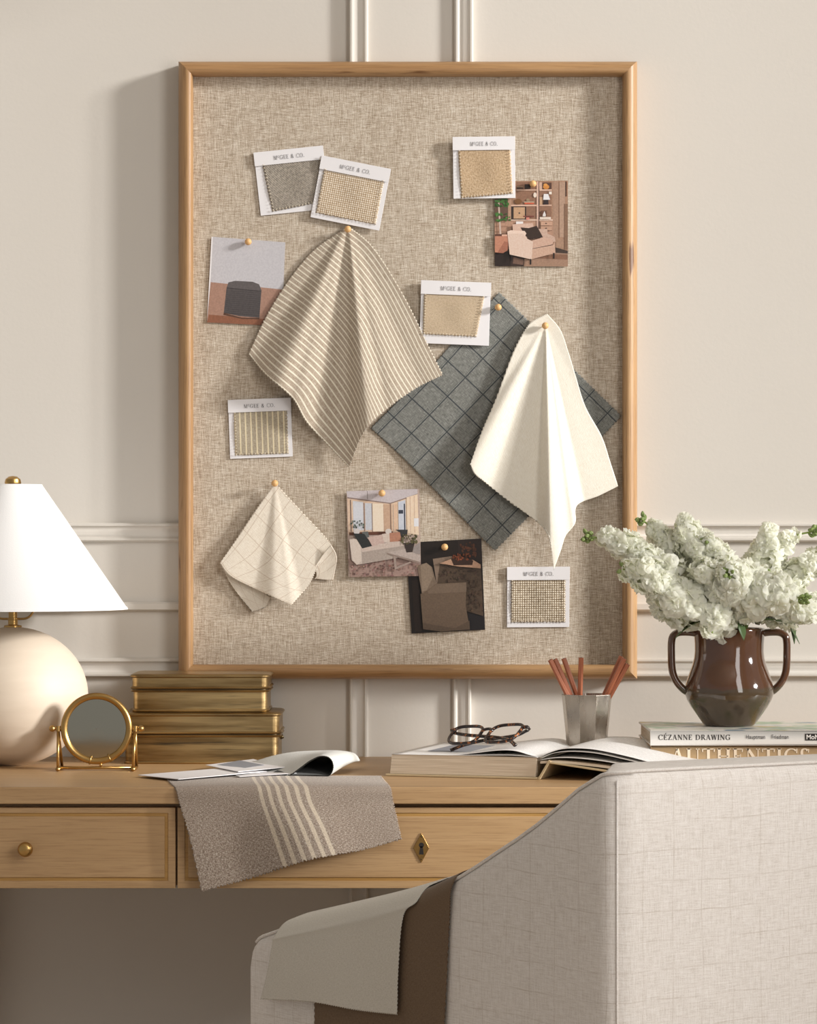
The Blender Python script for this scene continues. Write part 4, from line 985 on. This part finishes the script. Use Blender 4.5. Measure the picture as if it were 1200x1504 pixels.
def leaf(base, d, ln, wd, droop, parent, inv):
    d = Vector(d).normalized(); up = Vector((0, 0, 1)); sd = d.cross(up)
    if sd.length < .1: sd = Vector((1, 0, 0))
    sd.normalize(); rows = []
    for a in range(12):
        t = a / 11; c = Vector(base) + d * ln * t + Vector((0, 0, -droop * t * t)); wv = wd * math.sin(PI * min(.995, t ** .75 * .97 + .03)) ** .9
        nn = sd.cross(d).normalized()
        rows.append([c - sd * wv + nn * wv * .25 - inv, c - inv, c + sd * wv + nn * wv * .25 - inv])
    m_ = MB(); m_.grid(rows); m_.build('leaf', M['leaf'], parent, smooth=True, solid=.0006, fix=False)
def stock(path, label, nb, tipbuds, r0=.017, start=.38, scale=1.0, leaves=(), end=1.0):
    """path: px, py, depth (m in front of the vase axis)"""
    root = Vector((vc.x + rnd.uniform(-.018, .018), vy + rnd.uniform(-.018, .012), vz + .012))
    mouth = Vector((vc.x, vy, vz + VH))
    pts = [P(x, y, vy - d) for x, y, d in path]
    a0 = mouth.copy(); dirn = pts[0] - mouth; a0.x += max(-.033, min(.033, dirn.x * .6)); a0.y += max(-.03, min(.03, dirn.y * .6)); a0.z -= .004
    e = thing('flower_stem', label, 'flower', tuple(a0), group='white flower stems in the brown vase'); inv = a0
    full = spline([root, a0] + pts, 60)
    m = MB(); m.tube([p - inv for p in full], [.0026 - .0014 * k / 60 for k in range(61)], 8); m.build('stem', M['stem'], e, smooth=True)
    seg = spline([a0] + pts, 200); L = resample(seg, 200)
    nb = int(nb * .82)
    for k in range(nb):
        t = start + (end - start) * (k + .5) / nb; i = int(t * 199); c = L[i]; tg = (L[min(200, i + 1)] - L[max(0, i - 1)]).normalized()
        az = k * 2.39996; o1 = tg.orthogonal().normalized(); o2 = tg.cross(o1)
        ro = r0 * 1.12 * scale * (1 - .45 * max(0, (t - .75) / .25)); out = o1 * math.cos(az) + o2 * math.sin(az)
        pos = c + out * ro * rnd.uniform(.45, 1.3); dr = (out * 1.0 + tg * .35).normalized()
        o = bpy.data.objects.new('blossom', BL[rnd.randrange(6)]); COL.objects.link(o); o.parent = e; o.location = pos - inv
        o.rotation_mode = 'QUATERNION'; o.rotation_quaternion = dr.to_track_quat('Z', 'Y') @ Quaternion((0, 0, 1), rnd.uniform(0, 6.28))
        s_ = 1.4 * scale * rnd.uniform(.8, 1.2) * (1 - .38 * max(0, (t - .7) / .3)); o.scale = (s_,) * 3
    tip = L[-1]; tg = (L[200] - L[190]).normalized()
    for k in range(tipbuds):
        o1 = tg.orthogonal().normalized(); o2 = tg.cross(o1); az = k * 2.4; out = o1 * math.cos(az) + o2 * math.sin(az)
        o = bpy.data.objects.new('bud', BUD[k % 3]); COL.objects.link(o); o.parent = e
        o.location = tip - inv + out * .0045 - tg * (.0016 * k - .004); o.rotation_mode = 'QUATERNION'; o.rotation_quaternion = (out + tg).to_track_quat('Z', 'Y')
    for lf in leaves: leaf(P(lf[0], lf[1], vy - lf[2]), lf[3], lf[4], lf[5], lf[6], e, inv)
stock([(1010, 868, .03), (950, 818, .035), (905, 795, .035), (862, 788, .035)], 'longest white flower stem, reaching furthest left across the board with a green bud tip', 26, 9, .015, .42, .95, end=.93)
stock([(1022, 862, .0), (990, 815, .0), (968, 785, .0), (943, 763, .0)], 'white flower stem rising to a green tip just right of the oak frame', 22, 6, .016, .45, .95, end=.93)
stock([(1012, 890, .055), (975, 862, .065), (940, 842, .07), (915, 836, .07)], 'full white flower stem leaning low to the left, in front of the frame corner', 30, 2, .019, .25, 1.1)
stock([(1015, 900, .02), (985, 890, .03), (968, 880, .03), (955, 868, .03)], 'lowest white flower stem on the left, drooping beside the frame', 24, 0, .018, .25, 1.05, leaves=[(1034, 912, .05, (-1, -.2, -.2), .042, .010, .016)])
stock([(1042, 865, .02), (1030, 815, .02), (1010, 775, .02), (1000, 760, .02)], 'white flower stem rising to the highest blossom left of centre', 26, 0, .018, .35, 1.0)
stock([(1055, 860, .03), (1050, 820, .03), (1045, 800, .03), (1036, 797, .04)], 'upright white flower stem with a green bud cluster above the vase', 26, 6, .019, .42, 1.05)
stock([(1068, 875, .06), (1078, 855, .08), (1074, 845, .09), (1071, 842, .10)], 'white flower stem nodding toward the viewer with a loose bud cluster', 24, 8, .020, .5, 1.05)
stock([(1085, 865, .0), (1112, 835, .0), (1128, 795, .0), (1122, 775, .0)], 'white flower stem right of centre ending in one open round blossom', 20, 0, .015, .35, 1.05)
stock([(1098, 868, -.02), (1140, 815, -.02), (1160, 790, -.02), (1196, 780, -.02)], 'tall white flower stem arching right to a green bud tip at the photo edge', 20, 8, .013, .35, .9, end=.86)
stock([(1095, 885, .05), (1120, 878, .07), (1145, 872, .08), (1182, 880, .09)], 'white flower stem leaning low right with slender green buds, in front of the others', 26, 8, .018, .34, 1.05, end=.85, leaves=[(1085, 914, .055, (.25, -.2, -1), .026, .009, .0), (1148, 906, .03, (.6, -.2, -.8), .040, .007, .006)])
stock([(1110, 885, .02), (1150, 890, .03), (1180, 895, .03), (1200, 880, .03)], 'white flower stem spreading flat to the right, above the vase handle', 26, 0, .018, .3, 1.05, leaves=[(1160, 906, .03, (.15, -.1, -1), .038, .008, .0), (1110, 912, .04, (1, 0, .15), .050, .009, .014)])
stock([(1110, 870, -.01), (1160, 855, -.01), (1190, 830, -.01), (1215, 800, -.01)], 'white flower stem at the far right, running out of the photo', 22, 3, .017, .4, 1.0)
stock([(1056, 905, .06), (1050, 908, .075), (1047, 918, .082), (1046, 930, .085)], 'short white flower hanging over the front rim of the vase', 9, 0, .012, .15, 1.05, leaves=[(1062, 912, .04, (.1, -.1, 1), .022, .006, .0)])
stock([(1068, 890, .03), (1060, 860, .05), (1040, 845, .06), (1020, 835, .06)], 'white flower stem filling the middle of the bunch', 24, 0, .02, .42, 1.1)
stock([(1085, 880, .04), (1095, 855, .05), (1110, 850, .05), (1125, 845, .05)], 'white flower stem filling the bunch right of its middle', 22, 6, .019, .45, 1.05)

# ------------------------------------------------------------ pencil cup and pencils
cy = -.222; k_ = (CD + cy) / F; cc = P(862, 1060, cy)
cup = thing('pencil_cup', 'faceted pewter pencil cup standing behind the open book', 'pencil cup', (cc.x, cy, DZ))
CH = P(600, 1019, cy).z - DZ; r1, r0 = 37.5 * k_, 27 * k_
m = MB(); n8 = 9; rows = []
for r, z in ((r0 - .004, .0006), (r0 - .002, 0), (r0, .003), (r1, CH - .001), (r1 - .0008, CH), (r1 - .0016, CH - .001), (r0 - .0016, .004), (.0005, .004)):
    rows.append([(r * math.cos(2 * PI * (k + .22) / n8), r * math.sin(2 * PI * (k + .22) / n8), z) for k in range(n8)])
m.grid(rows, closev=True); m.build('cup_wall', M['pewter'], cup, bevel=.0012)
PC = [((833, 1018), (808, 969), 'reddish cedar pencil leaning furthest left in the cup', .010), ((838, 1018), (815, 968), 'reddish cedar pencil leaning left, just inside the outermost one', .002), ((851, 1018), (828, 967), 'reddish cedar pencil leaning left nearest the upright one', -.008),
      ((852, 1018), (853.5, 966), 'upright cedar pencil in the middle of the cup', .006), ((889, 1018), (913, 964), 'cedar pencil leaning right, upper of the right-hand three', -.006), ((892, 1018), (917, 967), 'cedar pencil leaning right, middle of the right-hand three', .006), ((895, 1018), (922, 975), 'cedar pencil leaning right, lowest of the right-hand three', .0)]
pn0 = None
for a_, b_, lab, off in PC:
    A_ = P(*a_, cy - off); B_ = P(*b_, cy - off * 1.2 - .004); d_ = (B_ - A_).normalized(); tz = DZ + .006; base = A_ - d_ * ((A_.z - tz) / d_.z)
    lim = r0 - .006; rx = base.x - cc.x
    base = Vector((cc.x + max(-lim, min(lim, rx)), cy + max(-lim, min(lim, base.y - cy)), tz)); d_ = (B_ - base); ln = d_.length
    if pn0 is None:
        pn0 = thing('pencil', lab, 'pencil', (0, 0, 0), group='cedar pencils in the cup')
        m = MB(); rows = [[(.0037 * math.cos(PI / 3 * k), .0037 * math.sin(PI / 3 * k), z) for k in range(6)] for z in (0.014, .155)]
        bb = m.grid(rows, closev=True); m.face([bb + 6 + k for k in range(6)]); m.build('barrel', M['pencil'], pn0, bevel=.0003)
        m = MB(); rows = [[(r * math.cos(PI / 3 * k), r * math.sin(PI / 3 * k), z) for k in range(6)] for r, z in ((.0037, .014), (.0012, .003), (.0003, 0))]; m.grid(rows, closev=True); m.build('sharpened_point', M['kraft'], pn0)
        m = MB(); m.tube([(0, 0, .1548), (0, 0, .1553)], .0012, 8); m.build('lead', M['black_ink'], pn0)
        m = MB(); m.box(.0031, .00345, -.0004, .0004, .128, .146); m.build('stamp', M['black_ink'], pn0)
        t = pn0
    else:
        t = pn0.copy(); COL.objects.link(t); t['label'] = lab
        for ch in list(pn0.children): k = ch.copy(); COL.objects.link(k); k.parent = t
    t.rotation_mode = 'QUATERNION'; t.rotation_quaternion = d_.to_track_quat('Z', 'X'); t.location = base + d_.normalized() * (ln - .155)

# ------------------------------------------------------------ open book
bo = P(790, 1145, -.429); th_ = R(-17)
ob = thing('open_book', 'thick open book with white pages lying on the desk behind the chair', 'book', (bo.x, -.429, DZ + .0003), th_)
m = MB(); m.box(-.211, .0, -.002, .254, 0, .0028); m.build('cover', M['cover'], ob, bevel=.0008)
BT = .0285
m = MB(); rows = []
n = 20
prof_ = [(-.203 + .201 * k / n, BT + .0006 * math.sin(k / n * PI)) for k in range(n + 1)]
poly0 = [(-.2055, .0031), (-.0035, .0031)] + [(x, z) for x, z in prof_[::-1]]
m.prism([(x, 0.001, z) for x, z in poly0], (0, .249, 0)); m.build('page_block', M['edges'], ob, bevel=.0004)
def leafsheet(nm, prof_, mat, y0=0.0, y1=.25, sol=.0004, sg=40, rise=0):
    c = spline([Vector((x, 0, z)) for x, z in prof_], sg); L_ = (len(c) - 1)
    g = [[Vector((p.x, lerp(y0, y1, j / 12), p.z + rise * math.sin(j / 12 * PI))) for p in c] for j in range(13)]
    m_ = MB(); m_.grid(g, uvf=lambda i, j: (j / L_ * .21, i / 12 * .25)); return m_.build(nm, mat, ob, smooth=True, solid=sol, fix=False)
leafsheet('leaf', [(-.203, BT + .0006), (-.12, BT + .0010), (-.09, BT + .004), (-.055, BT + .0085), (-.032, BT + .0085), (-.012, BT + .0035), (0, BT + .0005)], M['printed'])
m = MB(); m.box(-.17, -.11, .06, .19, BT + .0016, BT + .0019)
m.build('page_picture', M['grey_card'], ob)
leafsheet('leaf', [(-.203, BT + .0003), (-.12, BT + .0006), (-.06, BT + .0020), (-.03, BT + .0022), (0, BT + .0002)], M['page'])
tops = [[(.002, .0285), (.012, .034), (.030, .0400), (.050, .0420), (.080, .0405), (.125, .0320), (.165, .0225), (.21, .0150)],
        [(.003, .0275), (.020, .0345), (.045, .0376), (.080, .0358), (.120, .0283), (.160, .0200), (.208, .0130)],
        [(.003, .0255), (.024, .0285), (.050, .0290), (.085, .0262), (.125, .0205), (.160, .0146), (.205, .0092)]]
for k, tp in enumerate(tops): leafsheet('leaf', tp, M['printed'] if k == 0 else M['page'], sol=.0006 if k else .0004)
m = MB(); blk = spline([Vector((x, 0, z)) for x, z in [(.003, .0240), (.024, .0252), (.060, .0230), (.100, .0190), (.150, .0115), (.204, .0066)]], 20); low = [Vector((p.x, 0, p.z - .0032)) for p in blk]
rows = [[Vector((a.x, y, a.z)) for a in blk] + [Vector((a.x, y, a.z)) for a in low[::-1]] for y in (0.001, .25)]
bb = m.grid(rows, closev=True); n = len(rows[0]); m.face([bb + k for k in range(n)]); m.face([bb + n + k for k in range(n)][::-1]); m.build('page_block', M['edges'], ob, smooth='auto')
m = MB(); cv = [(0, .0002), (.004, .0002), (.0165, .024), (.040, .0205), (.1, .0145), (.21, .0022)]
cv2 = [(x, z - .0022 if i > 1 else z) for i, (x, z) in enumerate(cv)]
m.prism([(-.0005, -.002, .0), (.0030, -.002, .0), (.0180, -.002, .0245), (.0150, -.002, .0260)], (0, .256, 0)); m.build('spine', M['cover'], ob, bevel=.0005)
m = MB(); m.prism([(x, -.002, z) for x, z in [(.0165, .0235), (.060, .0185), (.12, .0110), (.21, .0024), (.21, .0002), (.12, .0085), (.060, .0160), (.0160, .0215)]], (0, .256, 0)); m.build('cover', M['cover'], ob, bevel=.0004)

# ------------------------------------------------------------ glasses
gx = P(701, 1103, -.355)
gl = thing('eyeglasses', 'tortoiseshell eyeglasses resting folded on the open book', 'eyeglasses', (gx.x, -.372, DZ + BT + .0012), 0)
vX = Vector((.80, -.59, .07)).normalized(); vZ = Vector((.45, .68, .55)); vZ = (vZ - vX * vZ.dot(vX)).normalized(); vY = vZ.cross(vX)
Rm = Matrix(((vX.x, vY.x, vZ.x, 0), (vX.y, vY.y, vZ.y, 0), (vX.z, vY.z, vZ.z, 0), (0, 0, 0, 1)))
def lens_loop(cx, s_, grow=0, n=44):
    out = []
    for k in range(n):
        a = 2 * PI * k / n; c, q = math.cos(a), math.sin(a)
        x = .0245 * math.copysign(abs(c) ** .58, c) * (1.06 + .04 * q); z = .0205 * math.copysign(abs(q) ** .58, q)
        out.append((cx + x + s_ * .0015 * q, 0, .0225 + z + s_ * .0012 * c))
    return out
m = MB(); parts = []
for s_ in (-1, 1): m.tube([Rm @ Vector(p) for p in lens_loop(s_ * .0335, s_)], .0024, 10, closed=True, flat=(1.0, 1.0))
m.tube([Rm @ Vector(p) for p in spline([(-.0095, 0, .030), (-.004, 0, .0345), (.004, 0, .0345), (.0095, 0, .030)], 12)], .0022, 10)
for s_ in (-1, 1): m.tube([Rm @ Vector(p) for p in ((s_ * .058, 0, .036), (s_ * .066, .001, .037), (s_ * .067, .006, .037))], .0030, 10)
fr = m.build('frame', M['tort'], gl, smooth=True)
for s_ in (-1, 1):
    m = MB(); lp = [Rm @ Vector(p) for p in lens_loop(s_ * .0335, s_)]
    c = sum(lp, Vector()) / len(lp); off = (Rm.to_3x3() @ Vector((0, 1, 0))) * .0008
    lp = [c + (p - c) * .94 for p in lp]; m.prism(lp, off); m.build('lens', M['glass'], gl)
for s_, yo in ((-1, .009), (1, .0135)):
    m = MB(); m.tube([Rm @ Vector(p) for p in spline([(s_ * .066, .006, .037), (s_ * .040, yo, .034), (-s_ * .010, yo + .002, .029), (-s_ * .040, yo + .002, .020), (-s_ * .058, yo + .001, .006)], 24)], .0024, 8, flat=(.8, 1.3)); m.build('temple_arm', M['tort'], gl, smooth=True)
m = MB()
for s_ in (-1, 1): m.tube([Rm @ Vector((s_ * .0664, .003, .034)), Rm @ Vector((s_ * .0664, .003, .040))], .0016, 8)
m.build('hinge', M['steel'], gl, smooth=True)
gl.scale = (.94, .94, .94); low_ = .94 * min(v.co.z for ch in gl.children for v in ch.data.vertices); gl.location.z -= low_

# ------------------------------------------------------------ cloths and papers on the desk
e_z = DZ + .0008
def D(px, y, lift=0.001): k = (CD + y) / F; return Vector(((px - 600) * k, y, DZ + lift))
def Hh_(px, py, y): return P(px, py, y)
ctrl = [[D(243, -.385), D(330, -.37), D(400, -.365, .002), D(480, -.37), D(560, -.372)],
        [D(247, -.47), D(332, -.46, .002), D(404, -.455, .003), D(486, -.46, .002), D(566, -.46)],
        [D(253, -.535), D(335, -.53, .003), D(408, -.53, .004), D(492, -.53, .003), D(571, -.53, .002)],
        [Hh_(257, 1159, -.5535), Hh_(338, 1157, -.556), Hh_(413, 1156, -.560), Hh_(497, 1157, -.556), Hh_(575, 1159, -.5535)],
        [Hh_(263, 1182, -.556), Hh_(343, 1182, -.560), Hh_(420, 1180, -.572), Hh_(503, 1180, -.562), Hh_(579, 1178, -.556)],
        [Hh_(277, 1230, -.560), Hh_(355, 1228, -.562), Hh_(436, 1216, -.584), Hh_(518, 1210, -.566), Hh_(585, 1205, -.559)],
        [Hh_(295, 1311, -.562), Hh_(372, 1290, -.564), Hh_(455, 1264, -.588), Hh_(534, 1249, -.568), Hh_(591, 1233, -.561)]]
g = patch(ctrl, 110, 132); g = pink(g, .0021, jit=.6)
o = sheet('cloth_swatch', g, M['runner'], .284, .30, solid=.0012)
tag(o, 'taupe brown cloth with cream stripes draped over the front edge of the desk', 'cloth swatch'); origin_to(o, (-.17, -.46, DZ))
# grey folded cloth with a rolled loop
def sec(pts, y): return [P(px, py, y) if False else Vector(((px - 600) * (CD + y) / F, y, max(DZ + .0022, CZ - (py - 800) * (CD + y) / F))) for px, py in pts]
f_ = sec([(392, 1143), (430, 1142), (465, 1141), (483, 1139), (489, 1126), (484, 1114), (471, 1111), (455, 1118), (440, 1129), (424, 1139), (400, 1142)], -.392)
bk = sec([(440, 1143), (480, 1139), (508, 1134), (522, 1128), (528, 1117), (520, 1107), (498, 1103), (468, 1103), (430, 1105), (395, 1112), (350, 1127)], -.235)
for p in f_[:3] + [f_[-1]]: p.z = DZ + .0022
for p, hh in zip(bk[:4], (.012, .018, .020, .016)): p.z = DZ + hh
mid = [(a + c) / 2 for a, c in zip(f_, bk)]
for k in (4, 5, 6, 7): mid[k] = mid[k] + Vector((.004, 0, .003))
g = patch([f_, mid, bk], 40, 90); g = pink(g, .0014, jit=.4)
m = MB(); m.grid(g, uvf=lambda i, j: (j / 90 * .26, i / 40 * .17))
o = m.build('cloth_swatch', [M['desk_swatch'], M['desk_swatch_back']], smooth=True, fix=False)
md = o.modifiers.new('solid', 'SOLIDIFY'); md.thickness = .0016; md.offset = 0; md.material_offset = -1; md.material_offset_rim = 0
for p_ in o.data.polygons: p_.material_index = 1
GREY = o
tag(o, 'pale silver grey cloth folded into a loop with a charcoal underside, behind the striped cloth', 'cloth swatch'); origin_to(o, D(450, -.3, 0))
# leaflets
def slab(name, pts, mat, t, label=None, cat=None, group=None, parent=None):
    ctr = sum(pts, Vector()) / len(pts); m_ = MB(); m_.prism([p - (ctr if not parent else Vector(parent.location)) for p in pts], (0, 0, t)); o_ = m_.build(name, mat, parent, bevel=.0002)
    if not parent: o_.location = ctr; tag(o_, label, cat, group)
    return o_
def DP(px, py, lift):   # a point on the desktop seen at px, py, then lifted
    y = F * (CZ - DZ) / (py - 800) - CD; v = P(px, py, y); v.z = DZ + lift; return v
p1 = slab('leaflet', [DP(203, 1142, .0028), DP(262, 1149, .0034), DP(392, 1139, .0050), DP(335, 1133, .0044)], M['card'], .0009, 'white folded leaflet lying at the left end of the papers', 'leaflet', 'papers on the desk')
p2 = slab('leaflet', [DP(302, 1131, .0064), DP(350, 1141, .0064), DP(420, 1137, .0090), DP(372, 1125, .0090)], M['card'], .0008, 'small white leaflet with a grey picture, lying on the folded leaflet', 'leaflet', 'papers on the desk')
slab('printed_image', [DP(318, 1131.5, .0073), DP(355, 1137, .0074), DP(388, 1134, .0096), DP(352, 1127, .0096)], M['grey_card'], .0003, parent=p2)
p3 = slab('leaflet', [DP(346, 1143, .0030), DP(352, 1144.5, .0030), DP(436, 1141, .0046), DP(420, 1136, .0046)], M['card'], .0006, 'white sheet edge showing under the small leaflet', 'leaflet', 'papers on the desk')

# ------------------------------------------------------------ slipcovered chair
CB = Vector((.2065, -4.35 + 2.945, 0)); ang = R(36)
fx = Vector((math.cos(ang), math.sin(ang), 0)); fyv = Vector((-math.sin(ang), math.cos(ang), 0))
chair = thing('slipcovered_chair', 'armchair in an ivory windowpane linen slipcover seen from behind, in front of the desk', 'chair', tuple(CB), ang)
def side_t(px, py, off=0.0):
    """point of the chair's left outer side seen at px, py -> (t along the side, z)"""
    k = (px - 600) / F; o_ = CB - fx * off
    # (o.x + t*fy.x) = k*(CD + o.y + t*fy.y)
    t = (k * (CD + o_.y) - o_.x) / (fyv.x - k * fyv.y); d = CD + o_.y + t * fyv.y
    return t, CZ - (py - 800) * d / F
top = [(905, 1133), (886, 1135), (868, 1141), (850, 1154), (825, 1176), (795, 1202), (765, 1225), (730, 1248), (695, 1272), (660, 1294), (625, 1311), (590, 1322), (540, 1335), (490, 1347), (440, 1357), (405, 1366), (385, 1373)]
tz = sorted([side_t(x, y) for x, y in top])
TL_ = side_t(368, 1420)[0]
def hz(t):
    if t <= tz[0][0]: return tz[0][1]
    for (t0, z0), (t1, z1) in zip(tz, tz[1:]):
        if t0 <= t <= t1: return lerp(z0, z1, (t - t0) / (t1 - t0))
    return tz[-1][1]
W_ = .60; TK_ = .085; HB = tz[0][1]
def upath(off):
    """plan of the shell, from the left arm front round the back to the right arm front, inset by off"""
    r = max(.006, .028 - off * .5); out = []
    x0, x1, y0, y1 = off, W_ - off, off * (1.25 if off > .01 else 1), TL_
    for k in range(31): out.append((x0, lerp(y1, y0 + r, (k / 30) ** 1.7), 's'))
    for k in range(1, 8): a = R(180 + 90 * k / 8); out.append((x0 + r + r * math.cos(a), y0 + r + r * math.sin(a), 'c'))
    for k in range(19): out.append((lerp(x0 + r, x1 - r, k / 18), y0, 'b'))
    for k in range(1, 8): a = R(270 + 90 * k / 8); out.append((x1 - r + r * math.cos(a), y0 + r + r * math.sin(a), 'c'))
    for k in range(31): out.append((x1, lerp(y1, y0 + r, (1 - k / 30) ** 1.7), 's'))
    return out
offs = [(0, None), (0, -.016), (.002, -.006), (.007, -.001), (.014, 0), (.042, .003), (.070, 0), (.078, -.002), (.083, -.008), (.085, -.018), (.085, None)]
paths = [upath(o_) for o_, _ in offs]; base_path = paths[0]; NP = len(base_path)
def topz(i):
    x, y, k = base_path[i]; z = hz(y) if k != 'b' else HB
    if k == 'b': z += -.004 * ((i - 38) / 18 if 38 <= i <= 56 else 0)
    if y > TL_ - .03: q = (y - (TL_ - .03)) / .03; z -= .026 * (1 - math.sqrt(max(0, 1 - q * q)))
    return z
rows = []; uvs = []
length = [0]
for a, c in zip(base_path, base_path[1:]): length.append(length[-1] + math.hypot(c[0] - a[0], c[1] - a[1]))
NZ = 14
for i in range(NP):
    zt2 = topz(i); col_ = []; uc = []
    x, y, _k = base_path[i]
    for k in range(NZ):
        z = lerp(.03, zt2 - .016, k / (NZ - 1)); wob = .0022 * math.sin(z * 17 + length[i] * 9) * math.sin(length[i] * 23 + 1)
        wob *= 1 - (k / (NZ - 1)) ** 2; nx = 1 if _k == 's' and x < .1 else (-1 if _k == 's' else 0); ny = 1 if _k == 'b' else 0
        col_.append(Vector((x + nx * wob, y + ny * wob, z))); uc.append((length[i], z))
    for (o_, dz), pth in list(zip(offs, paths))[1:-1]:
        px_, py_, _ = pth[i]; yy = py_
        if _k == 's': yy = y
        col_.append(Vector((px_, yy if _k == 's' else py_, zt2 + dz))); uc.append((length[i] + (o_ if _k != 's' else 0), zt2 + dz + o_))
    px_, py_, _ = paths[-1][i]
    for z in (.44, .40): col_.append(Vector((px_, y if _k == 's' else py_, min(z, zt2 - .03)))); uc.append((length[i], z))
    rows.append(col_); uvs.append(uc)
# rounded fronts of the arms: pull first/last columns
m = MB(); m.grid(rows, uvf=lambda i, j: uvs[i][j])
for idx, sgn in ((0, 1), (NP - 1, -1)):
    r0_ = rows[idx]; b0 = len(m.v)
    for v in r0_: m.v.append(v.copy())
    cx_ = (r0_[0].x + r0_[-1].x) / 2
    for v in r0_: m.v.append(Vector((cx_ + (v.x - cx_) * .72, TL_ + .016, v.z - (.012 if v.z > .5 else 0))))
    n = len(r0_)
    for k in range(n - 1): m.face((b0 + k, b0 + k + 1, b0 + n + k + 1, b0 + n + k))
    m.face([b0 + n + k for k in range(n)])
shell_ = m.build('back_and_arms', M['chair'], chair, smooth=True)
# piping along the top outer edge and the corner seam
m = MB(); pp = [Vector((base_path[i][0] + (.004 if base_path[i][0] < .02 else (-.004 if base_path[i][0] > W_ - .02 else 0)), base_path[i][1] + (.004 if base_path[i][2] == 'b' else 0), topz(i) - .001)) for i in range(2, NP - 2)]
m.tube(pp, .0018, 8); m.build('piping', M['chair_plain'], chair, smooth=True)
m = MB()
for xs in (.004, W_ - .004): m.tube([(xs + (.004 if xs < .1 else -.004), .008, z) for z in (.03, .3, .6, HB - .01)], .0010, 8)
m.build('corner_seam', M['chair_plain'], chair, smooth=True)
m = MB(); m.box(TK_ - .004, W_ - TK_ + .004, .10, TL_ + .008, .05, .40); m.build('seat', M['chair'], chair, bevel=.012)
m = MB(); m.box(TK_ + .002, W_ - TK_ - .002, .11, TL_ + .005, .402, .50); m.build('seat_cushion', M['chair'], chair, bevel=.03, bseg=4)
for lx in (.04, W_ - .04):
    for ly_ in (.05, TL_ - .04):
        m = MB(); m.lathe([(.012, -.0), (.018, .06)], 16, c=(lx, ly_, 0)); m.build('leg', M['desk_z'], chair, smooth='auto')

# swatches laid over the arm
def arm_sheet(name, label, top_px, rows_px, mat, off, inner=.075, w=.2, h=.3, edges='abcd', n=150, parent=None, teeth=.0014):
    ctrl = []
    r1, r2, r3 = [], [], []
    for px in top_px:
        t, _ = side_t(px, 1350, off); z = hz(t)
        def cp(x, dz): return CB + fx * x + fyv * t + Vector((0, 0, z + dz))
        r1.append(cp(TK_ + off, -inner)); r2.append(cp(TK_ - .012, .003 + off)); r3.append(cp(.016, .003 + off))
    r4 = [CB - fx * off + fyv * side_t(px, 1350, off)[0] + Vector((0, 0, hz(side_t(px, 1350, off)[0]) - .008)) for px in top_px]
    ctrl = [r1, r2, r3, r4]
    for r in rows_px:
        row = []
        for px, py, ex in r:
            t, z = side_t(px, py, off + ex); row.append(CB - fx * (off + ex) + fyv * t + Vector((0, 0, z)))
        ctrl.append(row)
    g_ = pink(patch(ctrl, n, 120), teeth, edges, .2)
    o_ = sheet(name, g_, mat, w, h, solid=.0010); tag(o_, label, 'cloth swatch', None); origin_to(o_, CB + fyv * .3 + Vector((0, 0, .62))); return o_
arm_sheet('cloth_swatch', 'plain dark brown cloth hanging over the chair arm beside the pale grey cloth', [455, 530, 600, 664],
          [[(458, 1395, 0), (530, 1385, .001), (600, 1370, 0), (660, 1350, 0)], [(461, 1480, .001), (527, 1480, .002), (594, 1480, .001), (654, 1470, .001)], [(461, 1600, .001), (527, 1600, .002), (592, 1600, .001), (648, 1590, .001)]], M['brown_swatch'], .004, w=.2, h=.4, teeth=.0016)
arm_sheet('cloth_swatch', 'plain pale grey cloth lying over the front of the chair arm', [402, 470, 540, 611],
          [[(399, 1388, .002), (466, 1376, .003), (534, 1366, .002), (592, 1346, .003)], [(391, 1432, .003), (460, 1428, .006), (526, 1424, .003), (585, 1418, .004)], [(382, 1468, .004), (455, 1472, .006), (522, 1484, .004), (583, 1491, .004)]], M['grey_swatch'], .0075, w=.2, h=.3)
